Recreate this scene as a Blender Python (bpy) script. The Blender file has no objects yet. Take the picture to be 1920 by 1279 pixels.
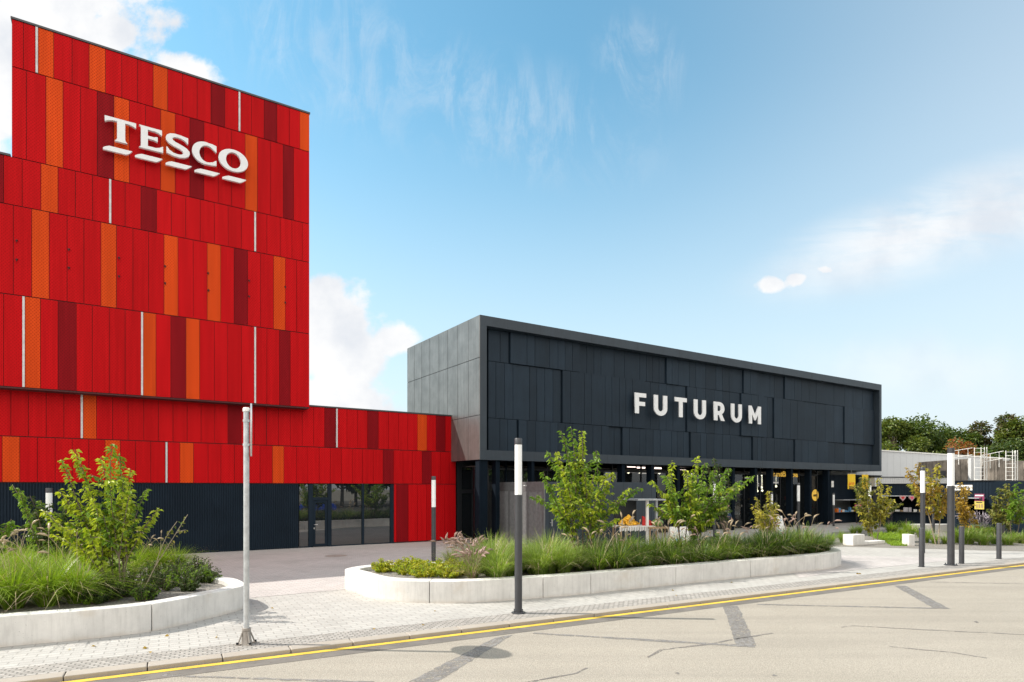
import bpy, bmesh, math, random
from mathutils import Vector, Matrix
from math import sin, cos, pi, radians, sqrt, atan2

C = bpy.context.scene.collection
rnd = random.Random(7)

# ------------------------------------------------------------------ camera
F_PX, HOR, CX, CAMH = 1171.0, 916.0, 960.0, 2.6
cd = bpy.data.cameras.new('camera')
cam = bpy.data.objects.new('camera', cd)
C.objects.link(cam)
cam.location = (0, 0, CAMH)
cam.rotation_euler = (radians(90), 0, 0)
cd.sensor_width = 36
cd.lens = F_PX / 1920 * 36
cd.shift_y = (HOR - 639.5) / 1920
cd.clip_end = 3000
bpy.context.scene.camera = cam

# ------------------------------------------------------------------ light
SUN_EL, SUN_TRAVEL = 43.2, (0.997, -0.075)        # elevation, ground direction the shadows fall in
to_sun = Vector((-SUN_TRAVEL[0], -SUN_TRAVEL[1], 0)).normalized()
sd = bpy.data.lights.new('sun', 'SUN')
sun = bpy.data.objects.new('sun', sd)
C.objects.link(sun)
sd.energy = 3.85
sd.angle = radians(0.5)
sd.color = (1.0, 0.935, 0.84)
sv = Vector((to_sun.x * cos(radians(SUN_EL)), to_sun.y * cos(radians(SUN_EL)), sin(radians(SUN_EL))))
sun.rotation_euler = sv.to_track_quat('Z', 'Y').to_euler()
sun.location = (-20, 0, 40)

sc = bpy.context.scene
sc.view_settings.view_transform = 'Standard'
sc.view_settings.look = 'None'
sc.view_settings.gamma = 1
sc.view_settings.exposure = 0.62
sc.cycles.max_bounces = 8
sc.cycles.transparent_max_bounces = 12

w = bpy.data.worlds.new('World')
sc.world = w
w.use_nodes = True
nt = w.node_tree
nt.nodes.clear()


class NB:
    """small helper that chains shader nodes"""
    def __init__(s, nt):
        s.nt = nt

    def n(s, typ, **kw):
        nd = s.nt.nodes.new(typ)
        for k, v in kw.items():
            setattr(nd, k, v)
        return nd

    def set(s, sock, v):
        if isinstance(v, bpy.types.NodeSocket):
            s.nt.links.new(v, sock)
        elif v is not None:
            sock.default_value = v

    def m(s, op, a, b=None, c=None, clamp=False):
        nd = s.n('ShaderNodeMath', operation=op, use_clamp=clamp)
        s.set(nd.inputs[0], a)
        s.set(nd.inputs[1], b)
        s.set(nd.inputs[2], c)
        return nd.outputs[0]

    def noise(s, vec, scale, detail=4, rough=0.5, dist=0.0):
        nd = s.n('ShaderNodeTexNoise')
        s.set(nd.inputs['Vector'], vec)
        nd.inputs['Scale'].default_value = scale
        nd.inputs['Detail'].default_value = detail
        nd.inputs['Roughness'].default_value = rough
        nd.inputs['Distortion'].default_value = dist
        return nd.outputs['Fac']

    def ramp(s, fac, lo, hi, a=0.0, b=1.0):
        nd = s.n('ShaderNodeMapRange', interpolation_type='SMOOTHSTEP')
        s.set(nd.inputs[0], fac)
        nd.inputs[1].default_value = lo
        nd.inputs[2].default_value = hi
        nd.inputs[3].default_value = a
        nd.inputs[4].default_value = b
        return nd.outputs[0]

    def mix(s, fac, a, b, blend='MIX'):
        nd = s.n('ShaderNodeMix', data_type='RGBA', blend_type=blend)
        s.set(nd.inputs[0], fac)
        for sock, v in ((nd.inputs[6], a), (nd.inputs[7], b)):
            if isinstance(v, tuple) and len(v) == 3:
                v = v + (1,)
            s.set(sock, v)
        return nd.outputs[2]

    def mapping(s, vec, scale=(1, 1, 1), rot=(0, 0, 0), loc=(0, 0, 0)):
        nd = s.n('ShaderNodeMapping')
        s.set(nd.inputs[0], vec)
        nd.inputs['Scale'].default_value = scale
        nd.inputs['Rotation'].default_value = rot
        nd.inputs['Location'].default_value = loc
        return nd.outputs[0]


def build_sky():
    b = NB(nt)
    out = b.n('ShaderNodeOutputWorld')
    bg = b.n('ShaderNodeBackground')
    nt.links.new(bg.outputs[0], out.inputs[0])
    sky = b.n('ShaderNodeTexSky', sky_type='NISHITA')
    sky.sun_disc = False
    sky.sun_elevation = radians(SUN_EL)
    sky.sun_rotation = atan2(to_sun.x, to_sun.y)
    sky.air_density = 1.0
    sky.dust_density = 0.6
    sky.ozone_density = 1.3
    tc = b.n('ShaderNodeTexCoord')
    sep = b.n('ShaderNodeSeparateXYZ')
    nt.links.new(tc.outputs['Generated'], sep.inputs[0])
    x, y, z = sep.outputs
    # compass direction of the clouds: slope coordinates round north (+Y)
    yc = b.m('MAXIMUM', b.m('ABSOLUTE', y), 0.08)
    a = b.m('DIVIDE', x, yc)
    e = b.m('DIVIDE', z, yc)
    cmb = b.n('ShaderNodeCombineXYZ')
    nt.links.new(a, cmb.inputs[0])
    nt.links.new(e, cmb.inputs[1])
    P = cmb.outputs[0]
    n1 = b.noise(P, 5.5, 9, 0.6, 0.15)
    n2 = b.noise(b.mapping(P, loc=(3.1, 1.7, 0)), 15, 7, 0.6)
    nn = b.m('ADD', b.m('MULTIPLY', b.m('SUBTRACT', n1, 0.5), 1.7), b.m('MULTIPLY', b.m('SUBTRACT', n2, 0.5), 1.1))

    def blob(px, py, rx, ry, rot=0.0):
        ca, ce = (px - 960) / 1171, (916 - py) / 1171
        da, de = b.m('SUBTRACT', a, ca), b.m('SUBTRACT', e, ce)
        c_, s_ = cos(rot), sin(rot)
        p = b.m('ADD', b.m('MULTIPLY', da, c_ * 1171 / rx), b.m('MULTIPLY', de, s_ * 1171 / rx))
        q = b.m('ADD', b.m('MULTIPLY', da, -s_ * 1171 / ry), b.m('MULTIPLY', de, c_ * 1171 / ry))
        return b.m('SUBTRACT', 1.0, b.m('SQRT', b.m('ADD', b.m('MULTIPLY', p, p), b.m('MULTIPLY', q, q))))

    def mx(*l):
        r = l[0]
        for k in l[1:]:
            r = b.m('MAXIMUM', r, k)
        return r
    cum = mx(blob(60, 0, 300, 225), blob(-150, 120, 260, 250), b.m('SUBTRACT', blob(350, 135, 110, 56, -0.4), 0.25), blob(200, 60, 80, 70),
             blob(640, 640, 112, 122), blob(735, 635, 62, 42), blob(605, 560, 60, 55), blob(590, 760, 150, 70),
             b.m('SUBTRACT', blob(1447, 534, 50, 26), 0.42), b.m('SUBTRACT', blob(1500, 522, 60, 30, 0.3), 0.42), b.m('SUBTRACT', blob(1545, 506, 46, 22), 0.42))
    m1 = b.ramp(b.m('ADD', cum, b.m('MULTIPLY', nn, 0.95)), 0.0, 0.34)
    # thin high cloud, drawn out by the wind
    st = b.mapping(P, scale=(2.0, 9.0, 1), rot=(0, 0, -0.30))
    n3 = b.noise(st, 1.8, 7, 0.62, 0.5)
    st2 = b.mapping(P, scale=(7.0, 2.6, 1), rot=(0, 0, 0.55))
    n4 = b.m('ADD', b.m('MULTIPLY', b.noise(st2, 1.7, 9, 0.7, 1.6), 0.75), b.m('MULTIPLY', b.noise(P, 12, 6, 0.7, 0.5), 0.25))
    ci = mx(blob(1720, 440, 420, 110, 0.30), blob(1850, 395, 330, 120, 0.3))
    m2 = b.m('MULTIPLY', b.ramp(ci, 0.0, 0.85), b.ramp(n3, 0.20, 0.62))
    ci2 = mx(blob(640, 110, 330, 170, -0.5), blob(950, 210, 380, 150, -0.3), blob(1200, 120, 130, 110, -1.0))
    m3 = b.m('MULTIPLY', b.ramp(ci2, 0.0, 0.7), b.ramp(n4, 0.42, 0.66))
    mask = b.m('MAXIMUM', m1, b.m('MAXIMUM', b.m('MULTIPLY', m2, 0.85), b.m('MULTIPLY', m3, 0.22)))
    lowcloud = b.m('MULTIPLY', b.ramp(b.m('ADD', blob(1720, 690, 430, 120), b.m('MULTIPLY', nn, 0.4)), 0.25, 1.0), 0.35)
    mask = b.m('MAXIMUM', mask, lowcloud)
    shade = b.ramp(b.noise(b.mapping(P, loc=(0.0, 0.06, 0)), 7, 6, 0.55), 0.30, 0.62)
    ccol = b.mix(shade, (6.6, 6.9, 7.4), (8.6, 8.6, 8.6))
    # the pale veil towards the horizon
    veil = b.m('ADD', b.ramp(z, 0.0, 0.58, 0.86, 0.0), b.m('MULTIPLY', b.ramp(a, 0.05, 0.95, 0.0, 0.42), b.ramp(z, 0.15, 0.5, 0.3, 1.0)), clamp=True)
    base = b.n('ShaderNodeHueSaturation')
    base.inputs['Saturation'].default_value = 1.0
    base.inputs['Value'].default_value = SKY_GAIN
    nt.links.new(sky.outputs[0], base.inputs['Color'])
    tint = b.mix(1.0, base.outputs[0], SKY_TINT, 'MULTIPLY')
    hz = b.mix(veil, tint, (6.9, 7.4, 7.9))
    col = b.mix(mask, hz, ccol)
    # unseen overbright clouds added behind the camera as fill for the shaded fronts
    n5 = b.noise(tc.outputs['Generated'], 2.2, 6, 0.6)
    south_fill = b.m('MULTIPLY', b.ramp(y, 0.10, -0.30), b.ramp(n5, 0.34, 0.50))
    south_fill = b.m('MULTIPLY', south_fill, b.ramp(z, -0.02, 0.10))
    col = b.mix(south_fill, col, (16.5, 15.6, 14.3))
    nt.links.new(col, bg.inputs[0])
    bg.inputs[1].default_value = 0.078


SKY_GAIN = 1.80
SKY_TINT = (0.80, 1.21, 1.08)
build_sky()

# ------------------------------------------------------------------ places
AZ = radians(57.1)
DU = Vector((sin(AZ), cos(AZ), 0))           # along the shop fronts, away to the right
DN = Vector((cos(AZ), -sin(AZ), 0))          # out of the shop fronts, towards the street
O = Vector((-3.015, 31.25, 0))               # where the red front meets the black building
FROT = pi / 2 - AZ


def G(px, py, z=0.0):
    D = F_PX * (CAMH - z) / (py - HOR)
    return Vector(((px - CX) / F_PX * D, D, z))


def AT(px, py, D):
    return Vector(((px - CX) / F_PX * D, D, CAMH + (HOR - py) / F_PX * D))


def U(px, v):
    r = (px - CX) / F_PX
    return (r * (O.y - DU.x * v) - O.x - DU.y * v) / (DU.x - DU.y * r)


def Z(px, py, v):
    D = O.y + DU.y * U(px, v) - DU.x * v
    return CAMH + (HOR - py) / F_PX * D


def LOC(u, v, z=0.0):                        # facade frame -> world
    return O + DU * u + DN * v + Vector((0, 0, z))


KROT = radians(28.75)                        # the kerb line


# ------------------------------------------------------------------ materials
def newmat(name):
    m = bpy.data.materials.new(name)
    m.use_nodes = True
    b = NB(m.node_tree)
    p = m.node_tree.nodes['Principled BSDF']
    return m, b, p


def mat(name, col, rough=0.6, metal=0.0, var=0.12, scale=6.0, bump=0.0, bscale=60.0, spec=0.5, isl=0.0, coat=0.0, streak=0.0):
    m, b, p = newmat(name)
    tc = b.n('ShaderNodeTexCoord').outputs['Object']
    n = b.noise(tc, scale, 5, 0.6)
    f = b.ramp(n, 0.3, 0.7, 1 - var, 1 + var)
    if isl:
        g = b.n('ShaderNodeNewGeometry')
        f = b.m('MULTIPLY', f, b.ramp(g.outputs['Random Per Island'], 0, 1, 1 - isl, 1 + isl))
    vm = b.n('ShaderNodeVectorMath', operation='SCALE')
    vm.inputs[0].default_value = col[:3]
    b.set(vm.inputs['Scale'], f)
    b.set(p.inputs['Base Color'], vm.outputs[0])
    if streak:
        f = b.m('MULTIPLY', f, b.ramp(b.noise(b.mapping(tc, scale=(4, 4, 0.25)), 1.6, 6, 0.65), 0.35, 0.72, 1 - streak, 1 + streak))
        b.set(vm.inputs['Scale'], f)
    p.inputs['Roughness'].default_value = rough
    p.inputs['Metallic'].default_value = metal
    p.inputs['Specular IOR Level'].default_value = spec
    p.inputs['Coat Weight'].default_value = coat
    if bump:
        bn = b.n('ShaderNodeBump')
        bn.inputs['Strength'].default_value = bump
        bn.inputs['Distance'].default_value = 0.01
        b.set(bn.inputs['Height'], b.noise(tc, bscale, 4, 0.6))
        b.set(p.inputs['Normal'], bn.outputs[0])
    return m


def perforated(name, col, hole, spacing=0.062, thr=0.42, isl=0.07, rough=0.45):
    m, b, p = newmat(name)
    tc = b.n('ShaderNodeTexCoord').outputs['Object']
    s = b.n('ShaderNodeSeparateXYZ')
    b.set(s.inputs[0], tc)
    k = pi / (spacing * 0.5)
    q = b.m('MULTIPLY', b.m('SINE', b.m('MULTIPLY', s.outputs[0], k / 1.6)), b.m('SINE', b.m('MULTIPLY', s.outputs[2], k / 1.9)))
    hole_f = b.ramp(q, thr - 0.12, thr + 0.12)
    g = b.n('ShaderNodeNewGeometry')
    f = b.ramp(g.outputs['Random Per Island'], 0, 1, 1 - isl, 1 + isl)
    f = b.m('MULTIPLY', f, b.ramp(b.noise(b.mapping(tc, scale=(5, 1, 0.22)), 1.3, 6, 0.65), 0.3, 0.7, 0.86, 1.09))
    vm = b.n('ShaderNodeVectorMath', operation='SCALE')
    vm.inputs[0].default_value = col
    b.set(vm.inputs['Scale'], f)
    c = b.mix(hole_f, vm.outputs[0], hole)
    b.set(p.inputs['Base Color'], c)
    p.inputs['Roughness'].default_value = rough
    p.inputs['Specular IOR Level'].default_value = 0.04
    bn = b.n('ShaderNodeBump')
    bn.inputs['Strength'].default_value = 0.25
    bn.inputs['Distance'].default_value = 0.02
    b.set(bn.inputs['Height'], b.noise(tc, 0.9, 2, 0.5))
    b.set(p.inputs['Normal'], bn.outputs[0])
    return m


def leafmat(name, col, col2, trans=0.35, rough=0.45):
    m, b, p = newmat(name)
    g = b.n('ShaderNodeNewGeometry')
    tc = b.n('ShaderNodeTexCoord').outputs['Object']
    n = b.ramp(b.noise(tc, 2.2, 3), 0.35, 0.65)
    r = b.m('ADD', b.m('MULTIPLY', g.outputs['Random Per Island'], 0.6), b.m('MULTIPLY', n, 0.4))
    c = b.mix(r, col, col2)
    b.set(p.inputs['Base Color'], c)
    p.inputs['Roughness'].default_value = rough
    p.inputs['Specular IOR Level'].default_value = 0.4
    t = b.n('ShaderNodeBsdfTranslucent')
    b.set(t.inputs[0], b.mix(1.0, c, (1.25, 1.2, 0.5), 'MULTIPLY'))
    mx = b.n('ShaderNodeMixShader')
    mx.inputs[0].default_value = trans
    b.nt.links.new(p.outputs[0], mx.inputs[1])
    b.nt.links.new(t.outputs[0], mx.inputs[2])
    b.nt.links.new(mx.outputs[0], b.nt.nodes['Material Output'].inputs[0])
    return m


def glassmat(name, tint=(0.012, 0.015, 0.018), see=0.0, refl=1.0):
    """dark glazing: mirror-like sheen, see-through by the given share"""
    m, b, p = newmat(name)
    p.inputs['Base Color'].default_value = tint + (1,)
    p.inputs['Roughness'].default_value = 0.0
    p.inputs['Specular IOR Level'].default_value = refl
    p.inputs['IOR'].default_value = 1.75
    tc = b.n('ShaderNodeTexCoord').outputs['Object']
    bn = b.n('ShaderNodeBump')
    bn.inputs['Strength'].default_value = 0.02
    bn.inputs['Distance'].default_value = 0.02
    b.set(bn.inputs['Height'], b.noise(tc, 0.7, 1))
    b.set(p.inputs['Normal'], bn.outputs[0])
    if see:
        t = b.n('ShaderNodeBsdfTransparent')
        t.inputs[0].default_value = (0.75, 0.8, 0.8, 1)
        mx = b.n('ShaderNodeMixShader')
        mx.inputs[0].default_value = see
        b.nt.links.new(p.outputs[0], mx.inputs[1])
        b.nt.links.new(t.outputs[0], mx.inputs[2])
        b.nt.links.new(mx.outputs[0], b.nt.nodes['Material Output'].inputs[0])
    return m


def emit(name, col, strength):
    m, b, p = newmat(name)
    p.inputs['Base Color'].default_value = col + (1,)
    p.inputs['Emission Color'].default_value = col + (1,)
    p.inputs['Emission Strength'].default_value = strength
    return m


def pavers(name, c1, c2, mortar, bw, bh, rot, msize=0.012, dirt=(0.2, 0.18, 0.16), dirtamt=0.25):
    m, b, p = newmat(name)
    tc = b.n('ShaderNodeTexCoord').outputs['Object']
    mp = b.mapping(tc, rot=(0, 0, rot))
    br = b.n('ShaderNodeTexBrick')
    b.set(br.inputs['Vector'], mp)
    br.inputs['Scale'].default_value = 1.0
    br.inputs['Brick Width'].default_value = bw
    br.inputs['Row Height'].default_value = bh
    br.inputs['Mortar Size'].default_value = msize
    br.inputs['Mortar Smooth'].default_value = 0.3
    br.inputs['Bias'].default_value = 0.0
    br.inputs['Color1'].default_value = c1 + (1,)
    br.inputs['Color2'].default_value = c2 + (1,)
    br.inputs['Mortar'].default_value = mortar + (1,)
    n = b.ramp(b.noise(tc, 0.55, 8, 0.66), 0.42, 0.75)
    f = b.noise(tc, 55, 4, 0.7)
    gum = b.ramp(b.noise(tc, 6.5, 2, 0.4), 0.72, 0.75, 0.0, 0.35)
    col = b.mix(b.m('MULTIPLY', n, dirtamt), br.outputs['Color'], dirt)
    col = b.mix(gum, col, dirt)
    col = b.mix(1.0, col, b.mix(b.ramp(f, 0.25, 0.75), (0.84, 0.84, 0.84), (1.1, 1.1, 1.1)), 'MULTIPLY')
    b.set(p.inputs['Base Color'], col)
    p.inputs['Roughness'].default_value = 0.85
    p.inputs['Specular IOR Level'].default_value = 0.25
    bn = b.n('ShaderNodeBump')
    bn.inputs['Strength'].default_value = 0.6
    bn.inputs['Distance'].default_value = 0.008
    hgt = b.m('ADD', b.m('MULTIPLY', br.outputs['Fac'], -1.0), b.m('MULTIPLY', f, 0.35))
    b.set(bn.inputs['Height'], hgt)
    b.set(p.inputs['Normal'], bn.outputs[0])
    return m


def asphalt(name, c1, c2, speck=70, bump=0.5, rough=0.9):
    m, b, p = newmat(name)
    tc = b.n('ShaderNodeTexCoord').outputs['Object']
    big = b.ramp(b.noise(tc, 0.35, 7, 0.65), 0.3, 0.7)
    fine = b.noise(tc, speck, 3, 0.7)
    vor = b.n('ShaderNodeTexVoronoi')
    b.set(vor.inputs['Vector'], tc)
    vor.inputs['Scale'].default_value = speck * 0.9
    col = b.mix(b.m('MULTIPLY', big, 0.6), c1, c2)
    sp = b.mix(b.ramp(fine, 0.32, 0.70), (0.62, 0.62, 0.62), (1.30, 1.29, 1.27))
    col = b.mix(1.0, col, sp, 'MULTIPLY')
    lane = b.ramp(b.noise(b.mapping(tc, scale=(0.06, 1.1, 1), rot=(0, 0, -KROT)), 1.6, 4, 0.55), 0.40, 0.70, 0.0, 0.30)
    col = b.mix(lane, col, (c2[0] * 0.70, c2[1] * 0.70, c2[2] * 0.72))
    spots = b.ramp(b.noise(tc, 9, 4, 0.5), 0.70, 0.78)
    col = b.mix(b.m('MULTIPLY', spots, 0.3), col, (0.12, 0.11, 0.1))
    b.set(p.inputs['Base Color'], col)
    p.inputs['Roughness'].default_value = rough
    p.inputs['Specular IOR Level'].default_value = 0.2
    bn = b.n('ShaderNodeBump')
    bn.inputs['Strength'].default_value = bump
    bn.inputs['Distance'].default_value = 0.006
    b.set(bn.inputs['Height'], b.m('ADD', vor.outputs['Distance'], fine))
    b.set(p.inputs['Normal'], bn.outputs[0])
    return m


def worn(name, col, lo=0.34, hi=0.5, scale=14, rough=0.8):
    """paint or tar on the road: patchy, the surface below shows in the gaps"""
    m, b, p = newmat(name)
    tc = b.n('ShaderNodeTexCoord').outputs['Object']
    n = b.noise(tc, scale, 6, 0.7)
    n2 = b.noise(tc, 2.0, 3, 0.6)
    vm = b.n('ShaderNodeVectorMath', operation='SCALE')
    vm.inputs[0].default_value = col
    b.set(vm.inputs['Scale'], b.ramp(n2, 0.3, 0.7, 0.85, 1.12))
    b.set(p.inputs['Base Color'], vm.outputs[0])
    p.inputs['Roughness'].default_value = rough
    b.set(p.inputs['Alpha'], b.ramp(n, lo, hi))
    return m


def concrete(name, col, var=0.1, streak=0.12, rough=0.8):
    m, b, p = newmat(name)
    tc = b.n('ShaderNodeTexCoord').outputs['Object']
    n = b.ramp(b.noise(tc, 1.6, 7, 0.65), 0.3, 0.7, 1 - var, 1 + var)
    st = b.ramp(b.noise(b.mapping(tc, scale=(6, 6, 0.5)), 2.2, 5, 0.7), 0.42, 0.7, 1.0, 1 - streak)
    pores = b.ramp(b.noise(tc, 38, 2, 0.5), 0.70, 0.76, 1.0, 0.62)
    f = b.m('MULTIPLY', b.m('MULTIPLY', n, st), pores)
    vm = b.n('ShaderNodeVectorMath', operation='SCALE')
    vm.inputs[0].default_value = col
    b.set(vm.inputs['Scale'], f)
    sz = b.n('ShaderNodeSeparateXYZ')
    b.set(sz.inputs[0], tc)
    foot = b.m('MULTIPLY', b.ramp(b.m('ADD', sz.outputs[2], b.m('MULTIPLY', b.noise(tc, 3.0, 5, 0.65), 0.16)), 0.07, 0.17, 1.0, 0.0), 0.45)
    stain = b.m('MAXIMUM', foot, b.ramp(b.noise(b.mapping(tc, loc=(4, 2, 1)), 1.1, 5, 0.6), 0.58, 0.72, 0.0, 0.42))
    b.set(p.inputs['Base Color'], b.mix(stain, vm.outputs[0], (col[0] * 0.78, col[1] * 0.70, col[2] * 0.60)))
    p.inputs['Roughness'].default_value = rough
    bn = b.n('ShaderNodeBump')
    bn.inputs['Strength'].default_value = 0.25
    bn.inputs['Distance'].default_value = 0.01
    b.set(bn.inputs['Height'], b.noise(tc, 30, 5, 0.7))
    b.set(p.inputs['Normal'], bn.outputs[0])
    return m


M = {}
M['red'] = perforated('red_panel', (0.49, 0.006, 0.009), (0.36, 0.004, 0.006))
M['darkred'] = perforated('dark_red_panel', (0.23, 0.006, 0.010), (0.15, 0.004, 0.007))
M['orange'] = perforated('orange_panel', (0.62, 0.065, 0.010), (0.42, 0.034, 0.007))
M['redback'] = mat('dark_backing', (0.055, 0.006, 0.007), 0.7)
M['strip'] = mat('light_strip', (0.55, 0.53, 0.54), 0.4)
M['navy'] = mat('navy_metal', (0.009, 0.017, 0.028), 0.6, 0.0, 0.12, 0.8, spec=0.12)
M['navy2'] = mat('navy_panel', (0.0135, 0.0245, 0.0385), 0.6, 0.0, 0.10, 0.8, isl=0.15, spec=0.2, streak=0.09)
M['frame'] = mat('slate_frame', (0.026, 0.038, 0.052), 0.5, 0.0, 0.08, 0.7, spec=0.4, streak=0.07)
M['fin'] = mat('fin_metal', (0.005, 0.010, 0.017), 0.8, 0.0, 0.15, 0.8, spec=0.08)
M['black'] = mat('black_gap', (0.008, 0.010, 0.013), 0.6)
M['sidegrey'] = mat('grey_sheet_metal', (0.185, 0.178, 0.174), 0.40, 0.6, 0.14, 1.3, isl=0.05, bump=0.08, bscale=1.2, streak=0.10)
M['glass'] = glassmat('dark_glass')
M['shopglass'] = glassmat('shop_glass', see=0.5, refl=0.6)
M['white'] = mat('white_letter', (0.74, 0.75, 0.77), 0.45, var=0.03)
M['steel'] = mat('steel', (0.55, 0.55, 0.55), 0.35, 0.9)
M['galv'] = mat('galvanised_steel', (0.52, 0.54, 0.56), 0.45, 0.55, 0.14, 9)
M['lampgrey'] = mat('lamp_grey', (0.055, 0.057, 0.064), 0.42, 0.2, 0.08, 4)
M['diffuser'] = mat('lamp_diffuser', (0.86, 0.87, 0.88), 0.3, var=0.02)
M['concrete'] = concrete('white_concrete', (0.67, 0.655, 0.63))
M['oldconcrete'] = concrete('board_concrete', (0.27, 0.235, 0.20), 0.25, 0.6)
M['paver'] = pavers('light_pavers', (0.405, 0.39, 0.37), (0.465, 0.45, 0.425), (0.325, 0.31, 0.29), 0.30, 0.16, -KROT)
M['plaza'] = pavers('grey_pavers', (0.46, 0.425, 0.41), (0.53, 0.49, 0.475), (0.36, 0.335, 0.325), 0.24, 0.12, -FROT, 0.010, (0.25, 0.235, 0.225), 0.4)
M['cobble'] = pavers('cobble_strip', (0.31, 0.29, 0.27), (0.45, 0.42, 0.39), (0.20, 0.19, 0.175), 0.13, 0.085, -KROT + 0.06, 0.014)
M['road'] = asphalt('road_asphalt', (0.37, 0.337, 0.29), (0.325, 0.295, 0.25))
M['gutter'] = worn('gutter_asphalt', (0.155, 0.14, 0.125), 0.20, 0.44, 9)
M['tar'] = worn('tar_patch', (0.21, 0.198, 0.188), 0.34, 0.58, 13)
M['tarline'] = worn('tar_line', (0.17, 0.155, 0.145), 0.36, 0.56, 8)
M['yellow'] = worn('yellow_paint', (0.66, 0.44, 0.05), 0.24, 0.34, 16)
M['kerb'] = concrete('kerb_stone', (0.385, 0.355, 0.32), 0.08, 0.05)
M['soil'] = mat('gravel_soil', (0.20, 0.185, 0.165), 0.95, var=0.5, scale=22, bump=1.0, bscale=45)
M['ground'] = mat('dry_ground', (0.22, 0.20, 0.165), 0.95, var=0.2, scale=0.3)
M['bark'] = mat('bark', (0.15, 0.115, 0.085), 0.8, var=0.3, scale=14)
M['paletwig'] = mat('pale_twig', (0.30, 0.25, 0.18), 0.8, var=0.2, scale=14)
M['leaf'] = leafmat('leaf_green', (0.07, 0.16, 0.018), (0.26, 0.40, 0.04))
M['leafy'] = leafmat('leaf_yellow_green', (0.17, 0.28, 0.02), (0.52, 0.58, 0.05))
M['leafd'] = leafmat('leaf_dark', (0.028, 0.06, 0.014), (0.075, 0.115, 0.025), 0.25)
M['leafo'] = leafmat('leaf_autumn', (0.23, 0.24, 0.035), (0.52, 0.45, 0.07))
M['leafbr'] = leafmat('leaf_orange', (0.25, 0.18, 0.03), (0.48, 0.31, 0.05))
M['leafmix'] = leafmat('leaf_mixed', (0.09, 0.15, 0.03), (0.30, 0.27, 0.06))
M['sedum'] = leafmat('lime_leaf', (0.20, 0.27, 0.015), (0.55, 0.52, 0.03), 0.3)
M['grass'] = leafmat('grass_green', (0.085, 0.18, 0.018), (0.26, 0.36, 0.04), 0.4)
M['grasslight'] = leafmat('grass_pale', (0.16, 0.26, 0.05), (0.36, 0.46, 0.12), 0.4)
M['grassdark'] = leafmat('grass_dark', (0.035, 0.075, 0.014), (0.09, 0.145, 0.024), 0.3)
M['grassbr'] = leafmat('grass_bright', (0.16, 0.29, 0.02), (0.32, 0.45, 0.04), 0.4)
M['plume'] = leafmat('plume_straw', (0.42, 0.33, 0.22), (0.56, 0.45, 0.32), 0.2)
M['plumep'] = leafmat('plume_pink', (0.26, 0.17, 0.15), (0.44, 0.31, 0.26), 0.2)
M['lav'] = leafmat('lavender', (0.25, 0.22, 0.27), (0.38, 0.33, 0.38), 0.2)
M['treea'] = leafmat('tree_leaf_a', (0.032, 0.068, 0.012), (0.10, 0.15, 0.025), 0.25)
M['treeb'] = leafmat('tree_leaf_b', (0.05, 0.085, 0.012), (0.17, 0.20, 0.03), 0.25)
M['treec'] = leafmat('tree_leaf_c', (0.062, 0.058, 0.020), (0.125, 0.105, 0.036), 0.25)
M['treer'] = leafmat('tree_leaf_red', (0.20, 0.055, 0.02), (0.36, 0.15, 0.03), 0.25)
M['wgrey'] = mat('pale_cladding', (0.56, 0.57, 0.58), 0.5, var=0.04, scale=0.5)
M['wpaint'] = mat('white_paint', (0.78, 0.77, 0.74), 0.5, var=0.05)
M['skin'] = mat('skin', (0.55, 0.33, 0.24), 0.5, var=0.05)
M['pink'] = mat('pink_cloth', (0.72, 0.09, 0.17), 0.8)
M['greycloth'] = mat('grey_cloth', (0.10, 0.13, 0.16), 0.8)
M['bluecloth'] = mat('blue_cloth', (0.03, 0.055, 0.12), 0.8)
M['darkcloth'] = mat('dark_cloth', (0.02, 0.02, 0.028), 0.8)
M['palecloth'] = mat('pale_cloth', (0.55, 0.52, 0.55), 0.8)
M['hair'] = mat('dark_hair', (0.035, 0.024, 0.018), 0.6)
M['hairg'] = mat('grey_hair', (0.34, 0.31, 0.29), 0.6)
M['sunny'] = mat('yellow_banner', (0.80, 0.53, 0.01), 0.5, var=0.06)
M['orangep'] = mat('orange_print', (0.75, 0.17, 0.01), 0.5)
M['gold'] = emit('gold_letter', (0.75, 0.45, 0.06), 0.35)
M['redpaint'] = mat('red_paint', (0.55, 0.03, 0.03), 0.45)
M['fruit'] = mat('yellow_fruit', (0.80, 0.44, 0.03), 0.4, isl=0.2)
M['melon'] = mat('melon_green', (0.13, 0.22, 0.05), 0.35, var=0.6, scale=9)
M['bluepaint'] = mat('blue_print', (0.12, 0.34, 0.60), 0.5)
M['wood'] = mat('wood', (0.33, 0.22, 0.12), 0.6, var=0.2)
M['purple'] = mat('purple_print', (0.22, 0.03, 0.09), 0.5)
M['inside'] = mat('shop_interior', (0.085, 0.075, 0.068), 0.8)
M['bulb'] = emit('shop_lamp', (1.0, 0.86, 0.62), 9.0)
M['tyre'] = mat('tyre', (0.012, 0.012, 0.012), 0.8)
M['carglass'] = mat('car_glass', (0.01, 0.012, 0.014), 0.05)
M['carbeige'] = mat('car_beige', (0.50, 0.45, 0.38), 0.3, 0.2, 0.02, coat=0.6)
M['carblue'] = mat('car_blue', (0.01, 0.06, 0.42), 0.3, 0.1, 0.02, coat=0.6)
M['carred'] = mat('car_red', (0.55, 0.04, 0.05), 0.3, 0.1, 0.02, coat=0.6)
M['carwhite'] = mat('car_silver', (0.60, 0.61, 0.63), 0.3, 0.2, 0.02, coat=0.6)


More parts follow.
